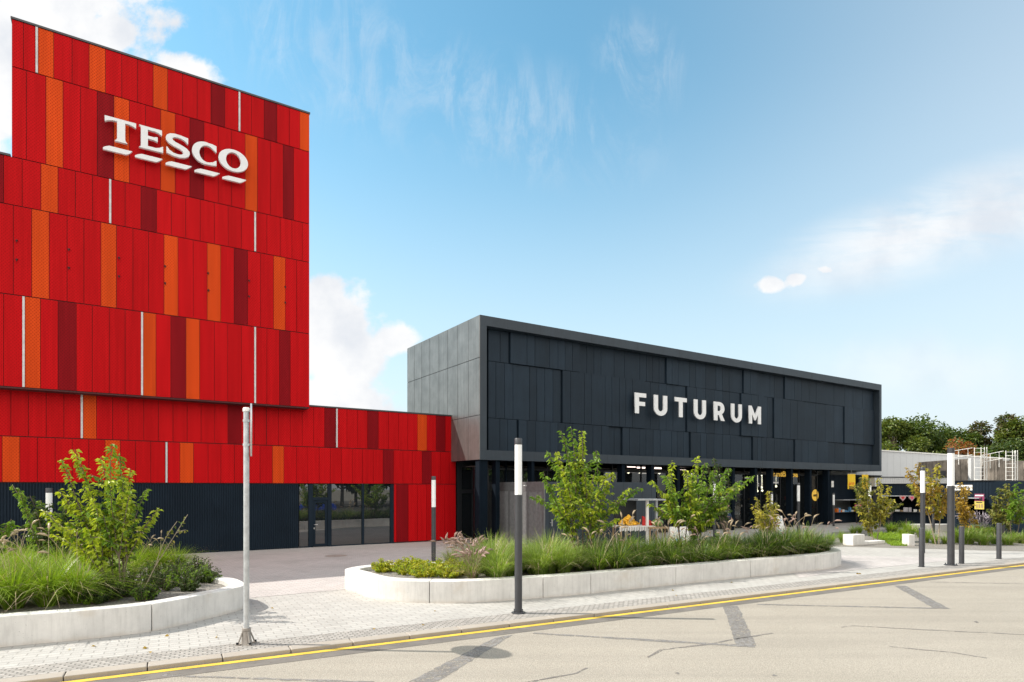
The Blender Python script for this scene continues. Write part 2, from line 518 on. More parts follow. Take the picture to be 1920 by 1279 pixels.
# ------------------------------------------------------------------ mesh helpers
class MB:
    def __init__(s):
        s.v, s.f, s.mi, s.parts = [], [], [], []

    def add(s, vs, fs, mi=0):
        vs = list(vs)
        s.parts.append((vs, fs, mi))
        o = len(s.v)
        s.v.extend([tuple(v) for v in vs])
        for f in fs:
            s.f.append(tuple(i + o for i in f))
            s.mi.append(mi)

    def box(s, x0, x1, y0, y1, z0, z1, mi=0):
        s.add([(x0, y0, z0), (x1, y0, z0), (x1, y1, z0), (x0, y1, z0), (x0, y0, z1), (x1, y0, z1), (x1, y1, z1), (x0, y1, z1)],
              [(0, 3, 2, 1), (4, 5, 6, 7), (0, 1, 5, 4), (1, 2, 6, 5), (2, 3, 7, 6), (3, 0, 4, 7)], mi)

    def prism(s, poly, z0, z1, mi=0):
        n = len(poly)
        s.add([(p[0], p[1], z0) for p in poly] + [(p[0], p[1], z1) for p in poly],
              [tuple(range(n - 1, -1, -1)), tuple(range(n, 2 * n))] + [(i, (i + 1) % n, n + (i + 1) % n, n + i) for i in range(n)], mi)

    def sheet(s, pts, mi=0):
        s.add(pts, [tuple(range(len(pts)))], mi)

    def tube(s, pts, rs, seg=8, mi=0, cap=True):
        pts = [Vector(p) for p in pts]
        if not isinstance(rs, (list, tuple)):
            rs = [rs] * len(pts)
        vs, fs = [], []
        for i, p in enumerate(pts):
            t = (pts[min(i + 1, len(pts) - 1)] - pts[max(i - 1, 0)])
            t = t.normalized() if t.length > 1e-6 else Vector((0, 0, 1))
            a = t.cross(Vector((0, 1, 0) if abs(t.y) < 0.9 else (1, 0, 0))).normalized()
            c = t.cross(a)
            for k in range(seg):
                th = 2 * pi * k / seg
                vs.append(p + (a * cos(th) + c * sin(th)) * rs[i])
        for i in range(len(pts) - 1):
            for k in range(seg):
                fs.append((i * seg + k, i * seg + (k + 1) % seg, (i + 1) * seg + (k + 1) % seg, (i + 1) * seg + k))
        if cap:
            fs.append(tuple(range(seg - 1, -1, -1)))
            fs.append(tuple((len(pts) - 1) * seg + k for k in range(seg)))
        s.add(vs, fs, mi)

    def build_each(s, name, mats, parent=None, smooth=False, per=1):
        """every piece added becomes an object of its own"""
        out = []
        for k in range(0, len(s.parts), per):
            q = MB()
            for vs, fs, mi in s.parts[k:k + per]:
                q.add(vs, fs, mi)
            out.append(q.build(name, mats, parent, smooth))
        return out

    def lathe(s, prof, seg=20, c=(0, 0, 0), mi=0):
        vs, fs = [], []
        for r, z in prof:
            for k in range(seg):
                th = 2 * pi * k / seg
                vs.append((c[0] + r * cos(th), c[1] + r * sin(th), c[2] + z))
        for i in range(len(prof) - 1):
            for k in range(seg):
                fs.append((i * seg + k, i * seg + (k + 1) % seg, (i + 1) * seg + (k + 1) % seg, (i + 1) * seg + k))
        fs.append(tuple(range(seg - 1, -1, -1)))
        fs.append(tuple((len(prof) - 1) * seg + k for k in range(seg)))
        s.add(vs, fs, mi)

    def ball(s, c, r, seg=10, rings=6, mi=0, sx=1, sy=1, sz=1):
        vs, fs = [], []
        for i in range(rings + 1):
            ph = pi * i / rings
            for k in range(seg):
                th = 2 * pi * k / seg
                vs.append((c[0] + r * sx * sin(ph) * cos(th), c[1] + r * sy * sin(ph) * sin(th), c[2] - r * sz * cos(ph)))
        for i in range(rings):
            for k in range(seg):
                fs.append((i * seg + k, i * seg + (k + 1) % seg, (i + 1) * seg + (k + 1) % seg, (i + 1) * seg + k))
        s.add(vs, fs, mi)

    def build(s, name, mats, parent=None, smooth=False, bevel=0.0, loc=None):
        me = bpy.data.meshes.new(name)
        me.from_pydata(s.v, [], s.f)
        for m in (mats if isinstance(mats, (list, tuple)) else [mats]):
            me.materials.append(m)
        me.polygons.foreach_set('material_index', s.mi)
        if smooth:
            me.polygons.foreach_set('use_smooth', [True] * len(me.polygons))
        me.update()
        o = bpy.data.objects.new(name, me)
        C.objects.link(o)
        if parent:
            o.parent = parent
        if loc:
            o.location = loc
        if bevel:
            bv = o.modifiers.new('bevel', 'BEVEL')
            bv.width = bevel
            bv.segments = 2
            bv.limit_method = 'ANGLE'
        if smooth:
            try:
                me.set_sharp_from_angle(angle=radians(40))
            except Exception:
                pass
        return o


def thing(name, label, cat, loc=(0, 0, 0), rot=0.0, group=None):
    o = bpy.data.objects.new(name, None)
    C.objects.link(o)
    o.location = loc
    o.rotation_euler = (0, 0, rot)
    o.empty_display_size = 0.3
    o['label'] = label
    o['category'] = cat
    if group:
        o['group'] = group
    return o


def tag(o, label, cat, group=None, kind=None):
    if label:
        o['label'] = label
        o['category'] = cat
    if group:
        o['group'] = group
    if kind:
        o['kind'] = kind
    return o


def structure(o):
    o['kind'] = 'structure'
    return o


def dup(root, loc, rot=0.0, scale=1.0, label=None):
    r = root.copy()
    C.objects.link(r)
    r.location = loc
    r.rotation_euler = (0, 0, rot)
    r.scale = (scale,) * 3 if not isinstance(scale, tuple) else scale
    if label:
        r['label'] = label
    for ch in list(root.children):
        c = ch.copy()
        C.objects.link(c)
        c.parent = r
        for g in list(ch.children):
            d = g.copy()
            C.objects.link(d)
            d.parent = c
    return r


def glyph(name, splines, depth, m, parent, smooth=False):
    """flat outlines (with holes) pushed out to a solid; returns a mesh standing in the local XZ plane"""
    cu = bpy.data.curves.new('outline', 'CURVE')
    cu.dimensions = '2D'
    cu.fill_mode = 'BOTH'
    cu.extrude = depth / 2
    for pts in splines:
        sp = cu.splines.new('POLY')
        sp.points.add(len(pts) - 1)
        for p, q in zip(sp.points, pts):
            p.co = (q[0], q[1], 0, 1)
        sp.use_cyclic_u = True
    tmp = bpy.data.objects.new('outline', cu)
    me = bpy.data.meshes.new_from_object(tmp)
    bpy.data.objects.remove(tmp)
    bpy.data.curves.remove(cu)
    me.name = name
    me.transform(Matrix.Rotation(pi / 2, 4, 'X'))
    me.materials.clear()
    me.materials.append(m)
    o = bpy.data.objects.new(name, me)
    C.objects.link(o)
    if parent:
        o.parent = parent
    return o


def text_mesh(name, txt, size, depth, m, parent, loc, rot=(pi / 2, 0, 0), align='CENTER', bold=0.0, sx=1.0):
    cu = bpy.data.curves.new('lettering', 'FONT')
    cu.body = txt
    cu.size = size
    cu.extrude = depth / 2
    cu.offset = bold
    cu.align_x = align
    cu.align_y = 'CENTER'
    tmp = bpy.data.objects.new('lettering', cu)
    me = bpy.data.meshes.new_from_object(tmp)
    bpy.data.objects.remove(tmp)
    bpy.data.curves.remove(cu)
    me.materials.clear()
    me.materials.append(m)
    o = bpy.data.objects.new(name, me)
    C.objects.link(o)
    o.parent = parent
    o.location = loc
    o.rotation_euler = rot
    o.scale = (sx, 1, 1)
    return o


def arc(cx, cy, rx, ry, a0, a1, n=14):
    return [(cx + rx * cos(radians(a0 + (a1 - a0) * i / n)), cy + ry * sin(radians(a0 + (a1 - a0) * i / n))) for i in range(n + 1)]


# ------------------------------------------------------------------ ground, road, paving
ROADZ = -0.06
K0 = G(960, 1178, ROADZ)
KD = Vector((cos(KROT), sin(KROT), 0))
KM = Vector((sin(KROT), -cos(KROT), 0))


def RD(s, w_, z=0.0):
    p = K0 + KD * s + KM * w_
    return (p.x, p.y, z)


def strip(name, s0, s1, w0, w1, z, m):
    b = MB()
    b.sheet([RD(s0, w1, z), RD(s1, w1, z), RD(s1, w0, z), RD(s0, w0, z)])
    o = b.build(name, m)
    return structure(o)


b = MB()
b.sheet([(-900, -700, -0.16), (900, -700, -0.16), (900, 1200, -0.16), (-900, 1200, -0.16)])
structure(b.build('ground', M['ground']))
strip('road', -160, 200, -0.1, 12.0, ROADZ, M['road'])
strip('car_park', -160, 200, 12.3, 80.0, ROADZ + 0.03, asphalt('dark_asphalt', (0.12, 0.115, 0.11), (0.09, 0.085, 0.08)))
strip('pavement', -160, 200, -95.0, -0.98, 0.0, M['paver'])
strip('cobble_strip', -160, 200, -0.98, -0.38, 0.004, M['cobble'])
strip('gutter', -160, 200, -0.09, 0.40, ROADZ + 0.004, M['gutter'])
strip('yellow_line', -160, 200, -0.06, 0.075, ROADZ + 0.008, M['yellow'])
b = MB()
for i in range(-60, 90):
    q = [RD(i * 1.0 + 0.006, -0.1), RD(i * 1.0 + 0.994, -0.1), RD(i * 1.0 + 0.994, -0.378), RD(i * 1.0 + 0.006, -0.378)]
    b.prism([(p[0], p[1]) for p in q], ROADZ - 0.1, 0.012)
structure(b.build('kerb', M['kerb'], bevel=0.015))
# far kerb of the street, behind the camera
b = MB()
b.prism([RD(-160, 12.3)[:2], RD(200, 12.3)[:2], RD(200, 12.0)[:2], RD(-160, 12.0)[:2]], -0.15, 0.02)
structure(b.build('far_kerb', M['kerb'], bevel=0.01))

# darker plaza paving in front of the red building and the drive past the long planter
b = MB()
b.sheet([LOC(-60, 12.05, 0.004), LOC(6, 12.05, 0.004), LOC(6, -1, 0.004), LOC(-60, -1, 0.004)])
structure(b.build('plaza', M['plaza']))
b = MB()
b.sheet([G(px, py, 0.004) for px, py in ((1500, 1083), (1600, 1069), (1690, 1060), (1790, 1050), (1770, 1046), (1640, 1043), (1560, 1041), (1450, 1050))])
structure(b.build('drive', M['plaza']))


def patch(pts, m, width=None, z=0.004):
    """a repair or skid mark: polygon or polyline with ragged edges, lying on the road"""
    b = MB()
    P = [G(px, py, ROADZ + z) for px, py in pts]
    if width is None:
        rr = []
        for i in range(len(P)):
            a, c = P[i], P[(i + 1) % len(P)]
            k = max(2, int((c - a).length / 0.12))
            for j in range(k):
                q = a.lerp(c, j / k)
                rr.append((q.x + rnd.uniform(-.015, .015), q.y + rnd.uniform(-.015, .015), q.z))
        b.sheet(rr)
    else:
        L, R = [], []
        for i in range(len(P) - 1):
            a, c = P[i], P[i + 1]
            k = max(2, int((c - a).length / 0.15))
            nrm = Vector((-(c - a).y, (c - a).x, 0)).normalized()
            for j in range(k + (i == len(P) - 2)):
                q = a.lerp(c, j / k) + nrm * rnd.uniform(-.012, .012)
                ww = width * rnd.uniform(.6, 1.25) / 2
                L.append(q + nrm * ww)
                R.append(q - nrm * ww)
        for i in range(len(L) - 1):
            b.add([L[i], R[i], R[i + 1], L[i + 1]], [(0, 1, 2, 3)])
    o = b.build('road_patch', m)
    return structure(o)


patch([(1356, 1137), (1384, 1136), (1418, 1211), (1382, 1213)], M['tar'])
patch([(1676, 1098), (1698, 1098), (1782, 1142), (1748, 1139)], M['tar'])
patch([(928, 1196), (962, 1190), (820, 1279), (765, 1279)], M['tar'])
patch([(1000, 1187), (1415, 1212)], M['tar'], 0.14, 0.005)
patch([(1420, 1133), (1775, 1141)], M['tar'], 0.12, 0.005)
patch([(1740, 1091), (1925, 1095)], M['tarline'], 0.07)
patch([(1578, 1176), (1600, 1173), (1680, 1178), (1800, 1184), (1925, 1190)], M['tarline'], 0.045)
patch([(1668, 1212), (1790, 1224), (1850, 1234)], M['tarline'], 0.05)
patch([(1213, 1233), (1240, 1218), (1330, 1208), (1380, 1198), (1450, 1187)], M['tarline'], 0.06)
patch([(985, 1279), (1040, 1270), (1080, 1262), (1100, 1252)], M['tarline'], 0.05)
patch([(300, 1266), (470, 1272), (700, 1279)], M['tar'], 0.08, 0.005)
for px, py in ((1452, 1266), (1830, 1166), (1270, 1262)):
    patch([(px - 5, py), (px, py - 2), (px + 5, py + 1), (px + 1, py + 2)], M['tarline'])
# manhole-like stains on the plaza
b = MB()
for px, py in ((630, 1042),):
    c = G(px, py, 0.008)
    b.sheet([(c.x + 0.42 * cos(t * pi / 10), c.y + 0.42 * sin(t * pi / 10), 0.008) for t in range(20)])
tag(b.build('drain_cover', mat('rusty_cover', (0.30, 0.255, 0.225), 0.8)), None, None, kind='structure')

# ------------------------------------------------------------------ red building
VT = 0.56                                     # how far the upper storeys overhang
red = thing('shop_building', 'tall red building clad in vertical red and orange perforated panels over a dark corrugated base', 'shop building',
            O, FROT)
zt = [Z(580, y, VT) for y in (214, 285, 420, 492, 626, 764)]
zl = [Z(738, y, 0) for y in (773, 843.5, 907.5)]
uR = U(580, VT)
uL = U(22, VT)
z_wing = zt[2]
US = 0.3128


def row(v, z0, z1, segs, gap=0.016, left_fill=None):
    """segs: list of (x0,x1,colour) in local u"""
    b = MB()
    for x0, x1, c in segs:
        if x1 - x0 < 0.03:
            continue
        b.box(x0 + gap / 2, x1 - gap / 2, -v, -v + 0.03, z0 + gap, z1 - gap, {'r': 0, 'd': 1, 'o': 2}[c])
    o = b.build('panel_row', [M['red'], M['darkred'], M['orange']], red)
    return o


def conv(v, sc_, off, joints, cols):
    out = []
    for i, c in enumerate(cols):
        if c == 's':
            x0, x1 = U(off + joints[i] * sc_, v), U(off + joints[i + 1] * sc_, v)
            strips.append((v, (x0 + x1) / 2, None))
            continue
        out.append((U(off + joints[i] * sc_, v), U(off + joints[i + 1] * sc_, v), c))
    return out


strips = []


def addrow(v, z0, z1, parts, fill_to=None):
    global strips
    strips = []
    segs = []
    for sc_, off, j, c in parts:
        segs += conv(v, sc_, off, j, c)
    if fill_to is not None:
        x = segs[0][0]
        k = 0
        while x > fill_to:
            segs.insert(0, (x - 0.75, x, 'roror'[k % 5] if k % 3 == 0 else ('d' if k == 4 else 'r')))
            x -= 0.75
            k += 1
    row(v, z0, z1, segs)
    for vv, xc, _ in strips:
        b = MB()
        b.box(xc - 0.032, xc + 0.032, -vv - 0.03, -vv + 0.02, z0 + 0.02, z1 - 0.02)
        b.build('light_strip', M['strip'], red)


addrow(VT, zt[1], zt[0], [(US, 0, [70, 140, 213, 228, 322, 432, 534, 632, 730, 825, 918, 1005, 1095, 1182, 1265, 1348, 1430, 1440, 1508, 1583, 1660, 1735, 1798, 1855],
                           'rrsorrorrrorrrdrsrrdrro')])
addrow(VT, zt[2], zt[1], [(US, 0, [70, 158, 275, 378, 483, 583, 683, 775, 872, 963, 1050, 1138, 1222, 1308, 1388, 1470, 1543, 1622, 1697, 1760, 1855],
                           'rrorrdorrordrrrorrdr')])
addrow(VT, zt[3], zt[2], [(US, 0, [-80, 22, 133, 245, 348, 452, 555, 655, 666, 750, 845, 938, 1028, 1113, 1200, 1285, 1367, 1447, 1524, 1534, 1600, 1680, 1750, 1812, 1855],
                           'drrorrrsrrdrrrrrrrsrrrrr')], -24)
addrow(VT, zt[4], zt[3], [(US, 0, [-30, 80, 190, 295, 402, 503, 605, 698, 797, 890, 983, 1067, 1158, 1242, 1323, 1403, 1485, 1562, 1640, 1710, 1778, 1855],
                           'rrorrrorrrorrordrrorr')], -24)
addrow(VT, zt[5], zt[4], [(US, 0, [-80, 22, 135, 148, 242, 348, 457, 553, 655, 750, 846, 857, 935, 1024, 1115, 1197, 1285, 1365, 1447, 1524, 1534, 1600, 1675, 1740, 1855],
                           'rrsordrrrrsordorrrrsrrdr')], -24)
addrow(0, zl[1], zl[0], [(US, 0, [-40, 65, 170, 277, 383, 485, 496, 578, 675, 768, 862, 950, 1037, 1122, 1205, 1287, 1366, 1447, 1525, 1597], 'rrrrrsorrrrrrrrrdrr'),
                         (0.2815, 500, [0, 78, 158, 237, 313, 386, 462, 472, 535, 605, 672, 744, 812, 877, 940, 1005, 1067, 1128, 1190, 1234], 'rrrrrdsrrrdrrrrordr')], -24)
addrow(0, zl[2], zl[1], [(0.39, 0, [10, 95, 180, 265, 347, 427, 505, 578, 652, 725, 795, 806, 865, 930, 1000, 1062, 1127, 1190, 1250, 1310, 1365, 1425, 1480], 'orrrrrorrrsrorrrrrrorr'),
                         (0.2815, 500, [273, 350, 425, 497, 570, 638, 710, 775, 845, 908, 970, 1035, 1098, 1158, 1216, 1260], 'rrrrrrrdrrrdrrr')], -24)
# the orange panel just right of the post and its neighbours
addrow(0, 0.05, zl[2], [(0.2815, 500, [848, 865, 943, 1005, 1065, 1125, 1186, 1260], 'rdrrrrr')])
uB = U(854, 0)
uG0, uG1 = U(560, -0.05), U(738, -0.05)
b = MB()
b.box(uL, uR, -VT + 0.035, 2.2, zt[2] + 0.0, zt[0] + 0.0)
b.box(-24, uR, -VT + 0.035, 2.2, zt[5], zt[2])
b.box(-24, U(847, 0), 0.035, 9, zl[2], zl[0] - 0.002)
b.box(U(847, 0), uB, 0.035, 4, zl[2], 3.9)
b.box(uG1 + 0.02, uB, 0.035, 4, 0.0, zl[2] - 0.003)
b.box(-24, uG0, 0.06, 9, 0.0, zl[2] - 0.003)
b.build('wall_core', M['redback'], red)
for bx in ((uL - 0.03, uR + 0.03, -VT - 0.03, 2.25, zt[0] + 0.002, zt[0] + 0.07), (-24.05, uL - 0.032, -VT - 0.03, 2.25, zt[2] + 0.002, zt[2] + 0.07),
           (uR + 0.032, U(847, 0) + 0.03, -0.03, 9.05, zl[0], zl[0] + 0.06)):
    b = MB()
    b.box(*bx)
    b.build('roof_edge', M['lampgrey'], red)
b = MB()
b.box(-24, uR - 0.002, -VT + 0.012, -0.004, zt[5] - 0.05, zt[5] - 0.002)
b.build('soffit', M['redback'], red)
# corrugated base
b = MB()
x = -24.0
while x < uG0 - 0.04:
    b.add([(x, 0.055, 0), (x + 0.012, 0.03, 0), (x + 0.055, 0.03, 0), (x + 0.067, 0.055, 0),
           (x, 0.055, zl[2] - 0.02), (x + 0.012, 0.03, zl[2] - 0.02), (x + 0.055, 0.03, zl[2] - 0.02), (x + 0.067, 0.055, zl[2] - 0.02)],
          [(0, 1, 5, 4), (1, 2, 6, 5), (2, 3, 7, 6)])
    x += 0.088
b.box(-24, uG0, 0.055, 0.058, 0, zl[2] - 0.02)
b.build('base_cladding', M['navy'], red)
# glazed entrance
gw = MB()
ztop = zl[2] - 0.02
gx = [U(px, -0.1) for px in (561, 578, 586, 614, 621, 678, 682, 731, 738)]
fr = MB()
for x0, x1 in ((gx[1], gx[2]), (gx[3], gx[4]), (gx[5], gx[6]), (gx[7], gx[8])):
    fr.box(x0, x1, 0.03, 0.14, 0.0, ztop)
zdoor = Z(600, 938, -0.1)
fr.box(gx[2], gx[3], 0.032, 0.138, zdoor, zdoor + 0.13)
fr.box(gx[0], gx[1], 0.05, 0.13, 0.0, 0.05)
fr.box(gx[4], gx[5], 0.05, 0.13, 0.0, 0.05)
fr.box(gx[6], gx[7], 0.05, 0.13, 0.0, 0.05)
wf = fr.build('window_frame', M['navy'], red, bevel=0.006)
for x0, x1, z0 in ((gx[0], gx[1], 0.05), (gx[4], gx[5], 0.05), (gx[6], gx[7], 0.05), (gx[2], gx[3], zdoor + 0.13)):
    g = MB()
    g.box(x0 + 0.002, x1 - 0.002, 0.09, 0.11, z0 + 0.002, ztop)
    g.build('window_pane', M['glass'], wf)
dr = MB()
dr.box(gx[2] + 0.01, gx[2] + 0.12, 0.06, 0.12, 0.03, zdoor - 0.01)
dr.box(gx[3] - 0.12, gx[3] - 0.01, 0.06, 0.12, 0.03, zdoor - 0.01)
dr.box(gx[2] + 0.12, gx[3] - 0.12, 0.06, 0.12, zdoor - 0.11, zdoor - 0.01)
dr.box(gx[2] + 0.12, gx[3] - 0.12, 0.06, 0.12, 0.03, 0.14)
do = dr.build('door', M['navy'], red)
g = MB()
g.box(gx[2] + 0.122, gx[3] - 0.122, 0.085, 0.1, 0.142, zdoor - 0.112)
g.build('door_pane', M['glass'], do)
g = MB()
g.tube([(gx[2] + 0.06, 0.06, 1.0), (gx[2] + 0.06, 0.0, 1.0), (gx[2] + 0.2, 0.0, 1.0)], 0.012)
g.build('door_handle', M['steel'], do)
g = MB()
g.box(gx[2] + 0.04, gx[2] + 0.08, 0.045, 0.058, 0.8, 0.87)
g.build('keyhole', M['steel'], do)
# lobby behind the entrance
b = MB()
b.box(uG0 + 0.02, uG1, 5.0, 5.1, 0.0, ztop)
b.box(uG0 + 0.02, uG1, 0.2, 5.0, -0.02, 0.003)
b.build('lobby', M['inside'], red)
# small dark fixings on the fourth row
b = MB()
for zx, zy in ((100, 163), (100, 277), (413, 216), (413, 326), (713, 266), (713, 377), (990, 317), (990, 418), (1248, 358), (1250, 461), (1493, 403), (1493, 497), (1710, 441), (1710, 534)):
    px, py = zx * US, 400 + zy * US
    x, z = U(px, VT), Z(px, py, VT)
    b.tube([(x, -VT, z), (x, -VT - 0.05, z)], [0.04, 0.02], 8)
    b.tube([(x, -VT - 0.05, z), (x, -VT - 0.06, z - 0.08)], 0.014, 6)
b.build_each('bracket', M['redback'], red, False, 2)

# ---------------------------------------------------- white serif lettering on the tower
VS = VT + 0.22
sgn = thing('store_sign', 'white raised letters TESCO over five slanted white dashes on the red tower', 'sign', LOC(0, VS), FROT)


def place_letter(name, outl, x0, x1, z0, z1, parent, depth, m):
    o = glyph(name, [[(x0 + p[0] * (x1 - x0), z0 + p[1] * (z1 - z0)) for p in sp] for sp in outl], depth, m, parent)
    return o


T_ = [[(0.0, 1.0), (1.0, 1.0), (1.0, .80), (.99, .78), (.88, .84), (.76, .87), (.65, .87), (.65, .14), (.67, .07), (.72, .02), (.72, 0), (.32, 0), (.32, .02), (.37, .07), (.39, .14), (.39, .87),
       (.26, .87), (.13, .83), (.02, .76), (0, .78)]]
E_ = [[(0, 1), (.95, 1), (.95, .76), (.92, .76), (.80, .84), (.66, .87), (.36, .87), (.36, .60), (.62, .60), (.74, .64), (.77, .64), (.77, .43), (.74, .43), (.62, .47), (.36, .47), (.36, .14), (.70, .14), (.86, .19), (.97, .27), (1.0, .27),
       (1.0, 0), (0, 0), (0, .02), (.05, .05), (.07, .12), (.07, .88), (.05, .95), (0, .98)]]
S_ = [[(.93, .97), (.93, .70), (.90, .70), (.80, .80), (.66, .86), (.48, .88), (.34, .85), (.27, .78), (.30, .70), (.42, .64), (.68, .56), (.88, .47), (.99, .35), (1.0, .24), (.94, .12), (.80, .03), (.58, -.02), (.34, -.01), (.14, .04), (.03, .07),
       (.03, .34), (.06, .34), (.16, .22), (.32, .13), (.52, .11), (.66, .14), (.73, .21), (.70, .30), (.58, .37), (.32, .45), (.12, .54), (.02, .65), (0, .77), (.05, .89), (.18, .98), (.38, 1.02), (.62, 1.01), (.80, .98)]]
C_ = [[(.99, .95), (.99, .66), (.96, .66)] + arc(.62, .48, .33, .39, 55, 300, 18) + [(.82, .14), (.96, .26), (.99, .26), (.99, .03), (.86, 0.0)] + arc(.54, .5, .54, .52, 280, 75, 24) + [(.82, 1.0)]]
O_ = [arc(.5, .5, .5, .52, 0, 356, 36), arc(.5, .5, .25, .38, 0, 356, 30)]
for nm, outl, xa, xb, pt, pb in (('T', T_, 196.2, 255, 217, 263), ('E', E_, 260.8, 305.7, 235, 276.7), ('S', S_, 310.5, 355.7, 246, 291), ('C', C_, 359.8, 406, 260.5, 304), ('O', O_, 409.4, 464.6, 275, 317)):
    x0, x1 = U(xa, VS), U(xb, VS)
    za, zb = Z(196.2, 217.2, VS), Z(260.8, 276.7, VS)
    place_letter('letter', outl, x0, x1, zb, za, sgn, 0.12, M['white'])
for xs in ((193, 204, 248, 236.5), (253, 264.5, 304.7, 292.5), (310.3, 320.5, 359.7, 347.5), (364.5, 375, 412, 400), (416.5, 427.5, 461.5, 450)):
    a, b_, c, d = [U(q, VS) for q in xs]
    z0, z1 = Z(193, 282.6, VS), Z(204, 274.2, VS)
    zc = Z(236.5, 291, VS)
    zd = Z(193, 282.4, VS)
    top = Z(204, 274.2, VS)
    low = Z(236.5, 291.2, VS)
    glyph('dash', [[(a, low + 0.06), (a + 0.0, low), (d, low), (d + 0.10, low + 0.06), (c, top), (b_ + 0.02, top), (b_ - 0.10, top - 0.05)]], 0.10, M['white'], sgn)

# ------------------------------------------------------------------ black building
VF = 2.83
fut = thing('mall_building', 'long black panelled building with a raised frame round its front over dark glazing', 'shopping centre', O, FROT)
uE = U(1653, VF)
zb0, zb1 = Z(900, 862, VF), Z(900, 590, VF)
vB = -5.46
REC = 0.5
VP_ = VF - REC
b = MB()
b.box(0.03, uE, -VP_ + 0.10, -vB, zb0 + 0.01, zb1 - 0.03)
b.build('hall', M['navy'], fut)
FT, FL = 0.46, 0.36
b = MB()
b.box(0.0, uE, -VF, -VP_ + 0.098, zb1 - FT, zb1)
b.box(0.0, uE, -VF, -VP_ + 0.098, zb0, zb0 + 0.46)
b.box(0.0, FL, -VF, -VP_ + 0.098, zb0 + 0.462, zb1 - FT - 0.002)
b.box(uE - 0.30, uE, -VF, -VP_ + 0.098, zb0 + 0.462, zb1 - FT - 0.002)
b.build('front_frame', M['frame'], fut)
b = MB()
x = 3.4
while x < uE - 1:
    b.box(x, x + 0.012, -VF - 0.003, -VF, zb1 - FT, zb1)
    b.box(x + 1.1, x + 1.112, -VF - 0.003, -VF, zb0, zb0 + 0.46)
    x += 3.3
b.build_each('frame_joint', M['black'], fut)
zr = [zb1 - FT, Z(915, 677, VP_), Z(915, 783.5, VP_), zb0 + 0.46]
A5, S5 = 740, 0.297
A6 = 1200
rows = [
    [[A5, (587, 662, '716*', 825, 875, 968, 1020, 1065, 1112, '1160*', 1212, 1257, 1302, 1385, 1450, 1547)], [A6, (40, 80, 120, '157*', 195, '233*', 308, 345, 410, 475, 515, 558, '640*', 685, '735*', 820, 848, '905*', 968, 1010, 1060, 1105, '1170*', 1220, 1288, 1340, 1400, 1467)]],
    [[A5, (587, 635, 690, 743, 847, 893, 943, 995, '1045*', 1100, 1187, 1230, 1317, 1360, 1407, 1447, 1490)], [A6, ('22*', 65, 120, 165, 208, '287*', 350, 405, '462*', 518, 560, '625*', 690, 735, '775*', 803, '837*', 893, 940, 985, '1028*', 1105, 1165, 1220, '1278*', 1335, 1400, 1467)]],
    [[A5, (587, 660, 710, '768*', 825, 880, 970, 1020, 1065, 1110, 1180, 1240, 1295, '1340*', 1385, '1427*', 1475, 1540)], [A6, (30, 75, 120, '192*', 230, 270, '305*', 370, 408, 455, 510, 560, '608*', 640, '703*', 735, 760, 790, 840, '877*', 930, '965*', 1010, 1050, 1110, '1175*', 1230, 1290, 1350, 1467)]],
]
for ri, rw in enumerate(rows):
    xs = []
    for off, l in rw:
        for q in l:
            st = isinstance(q, str)
            xs.append((U(off + float(str(q).strip('*')) * S5, VP_), st))
    b = MB()
    dep = 0.05
    for i in range(len(xs) - 1):
        if xs[i][1]:
            dep = {0.05: 0.14, 0.14: 0.0, 0.0: 0.09, 0.09: 0.05}[dep]
        gp = 0.06 if xs[i][1] else 0.016
        b.box(xs[i][0] + gp, xs[i + 1][0] - 0.006, -VP_ - dep, -VP_ + 0.095, zr[ri + 1] + 0.012, zr[ri] - 0.012)
    b.build('panel_row', M['navy2'], fut)
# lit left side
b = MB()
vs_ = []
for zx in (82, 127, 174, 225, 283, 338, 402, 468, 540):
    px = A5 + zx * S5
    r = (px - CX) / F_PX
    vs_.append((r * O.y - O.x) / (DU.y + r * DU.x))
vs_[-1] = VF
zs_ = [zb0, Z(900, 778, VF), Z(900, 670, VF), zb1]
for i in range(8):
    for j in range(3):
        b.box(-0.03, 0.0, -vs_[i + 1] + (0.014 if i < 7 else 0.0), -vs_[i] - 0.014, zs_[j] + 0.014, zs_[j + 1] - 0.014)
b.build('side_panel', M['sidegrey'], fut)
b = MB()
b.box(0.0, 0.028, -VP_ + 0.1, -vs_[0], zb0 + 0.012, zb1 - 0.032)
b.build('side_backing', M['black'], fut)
# ground floor: pillars, glass, rooms
VG = VF - 1.1
pil = [(899, 914), (930, 937), (997, 1002), (1044, 1048), (1096, 1100), (1166, 1172), (1221, 1227), (1270, 1275), (1320, 1325), (1373, 1378), (1415, 1420), (1446, 1450), (1483, 1487), (1518, 1522), (1552, 1556)]
for p0, p1 in pil:
    b = MB()
    x0, x1 = U(p0, VF - 0.12), U(p1, VF - 0.12)
    b.box(x0, x1, -(VF - 0.12), -(VF - 0.5), 0.0, zb0)
    b.box(x0 - 0.03, x0 + 0.06, -(VF - 0.08), -(VF - 0.12), 0.0, zb0 - 0.002)
    b.build('pillar', M['fin'], fut)
for i in range(len(pil) - 1):
    x0, x1 = [(U(pil[k][0], VF - 0.3) + U(pil[k][1], VF - 0.3)) / 2 for k in (i, i + 1)]
    x0, x1 = x0 + 0.004, x1 - 0.004
    b = MB()
    b.box(x0, x1, -VG + 0.10, -VG + 0.12, 0.05, zb0 - 0.42)
    b.build('window_pane', M['shopglass'] if i > 4 else M['glass'], fut)
    b = MB()
    b.box(x0, x1, -VG + 0.055, -VG + 0.14, zb0 - 0.42, zb0 - 0.30)
    b.box(x0, x1, -VG + 0.06, -VG + 0.13, 0.0, 0.06)
    b.box(x1 - 0.06, x1 + 0.004, -VG + 0.05, -VG + 0.145, 0.0, zb0)
    b.build_each('window_rail', M['black'], fut)
b = MB()                                       # shop rooms
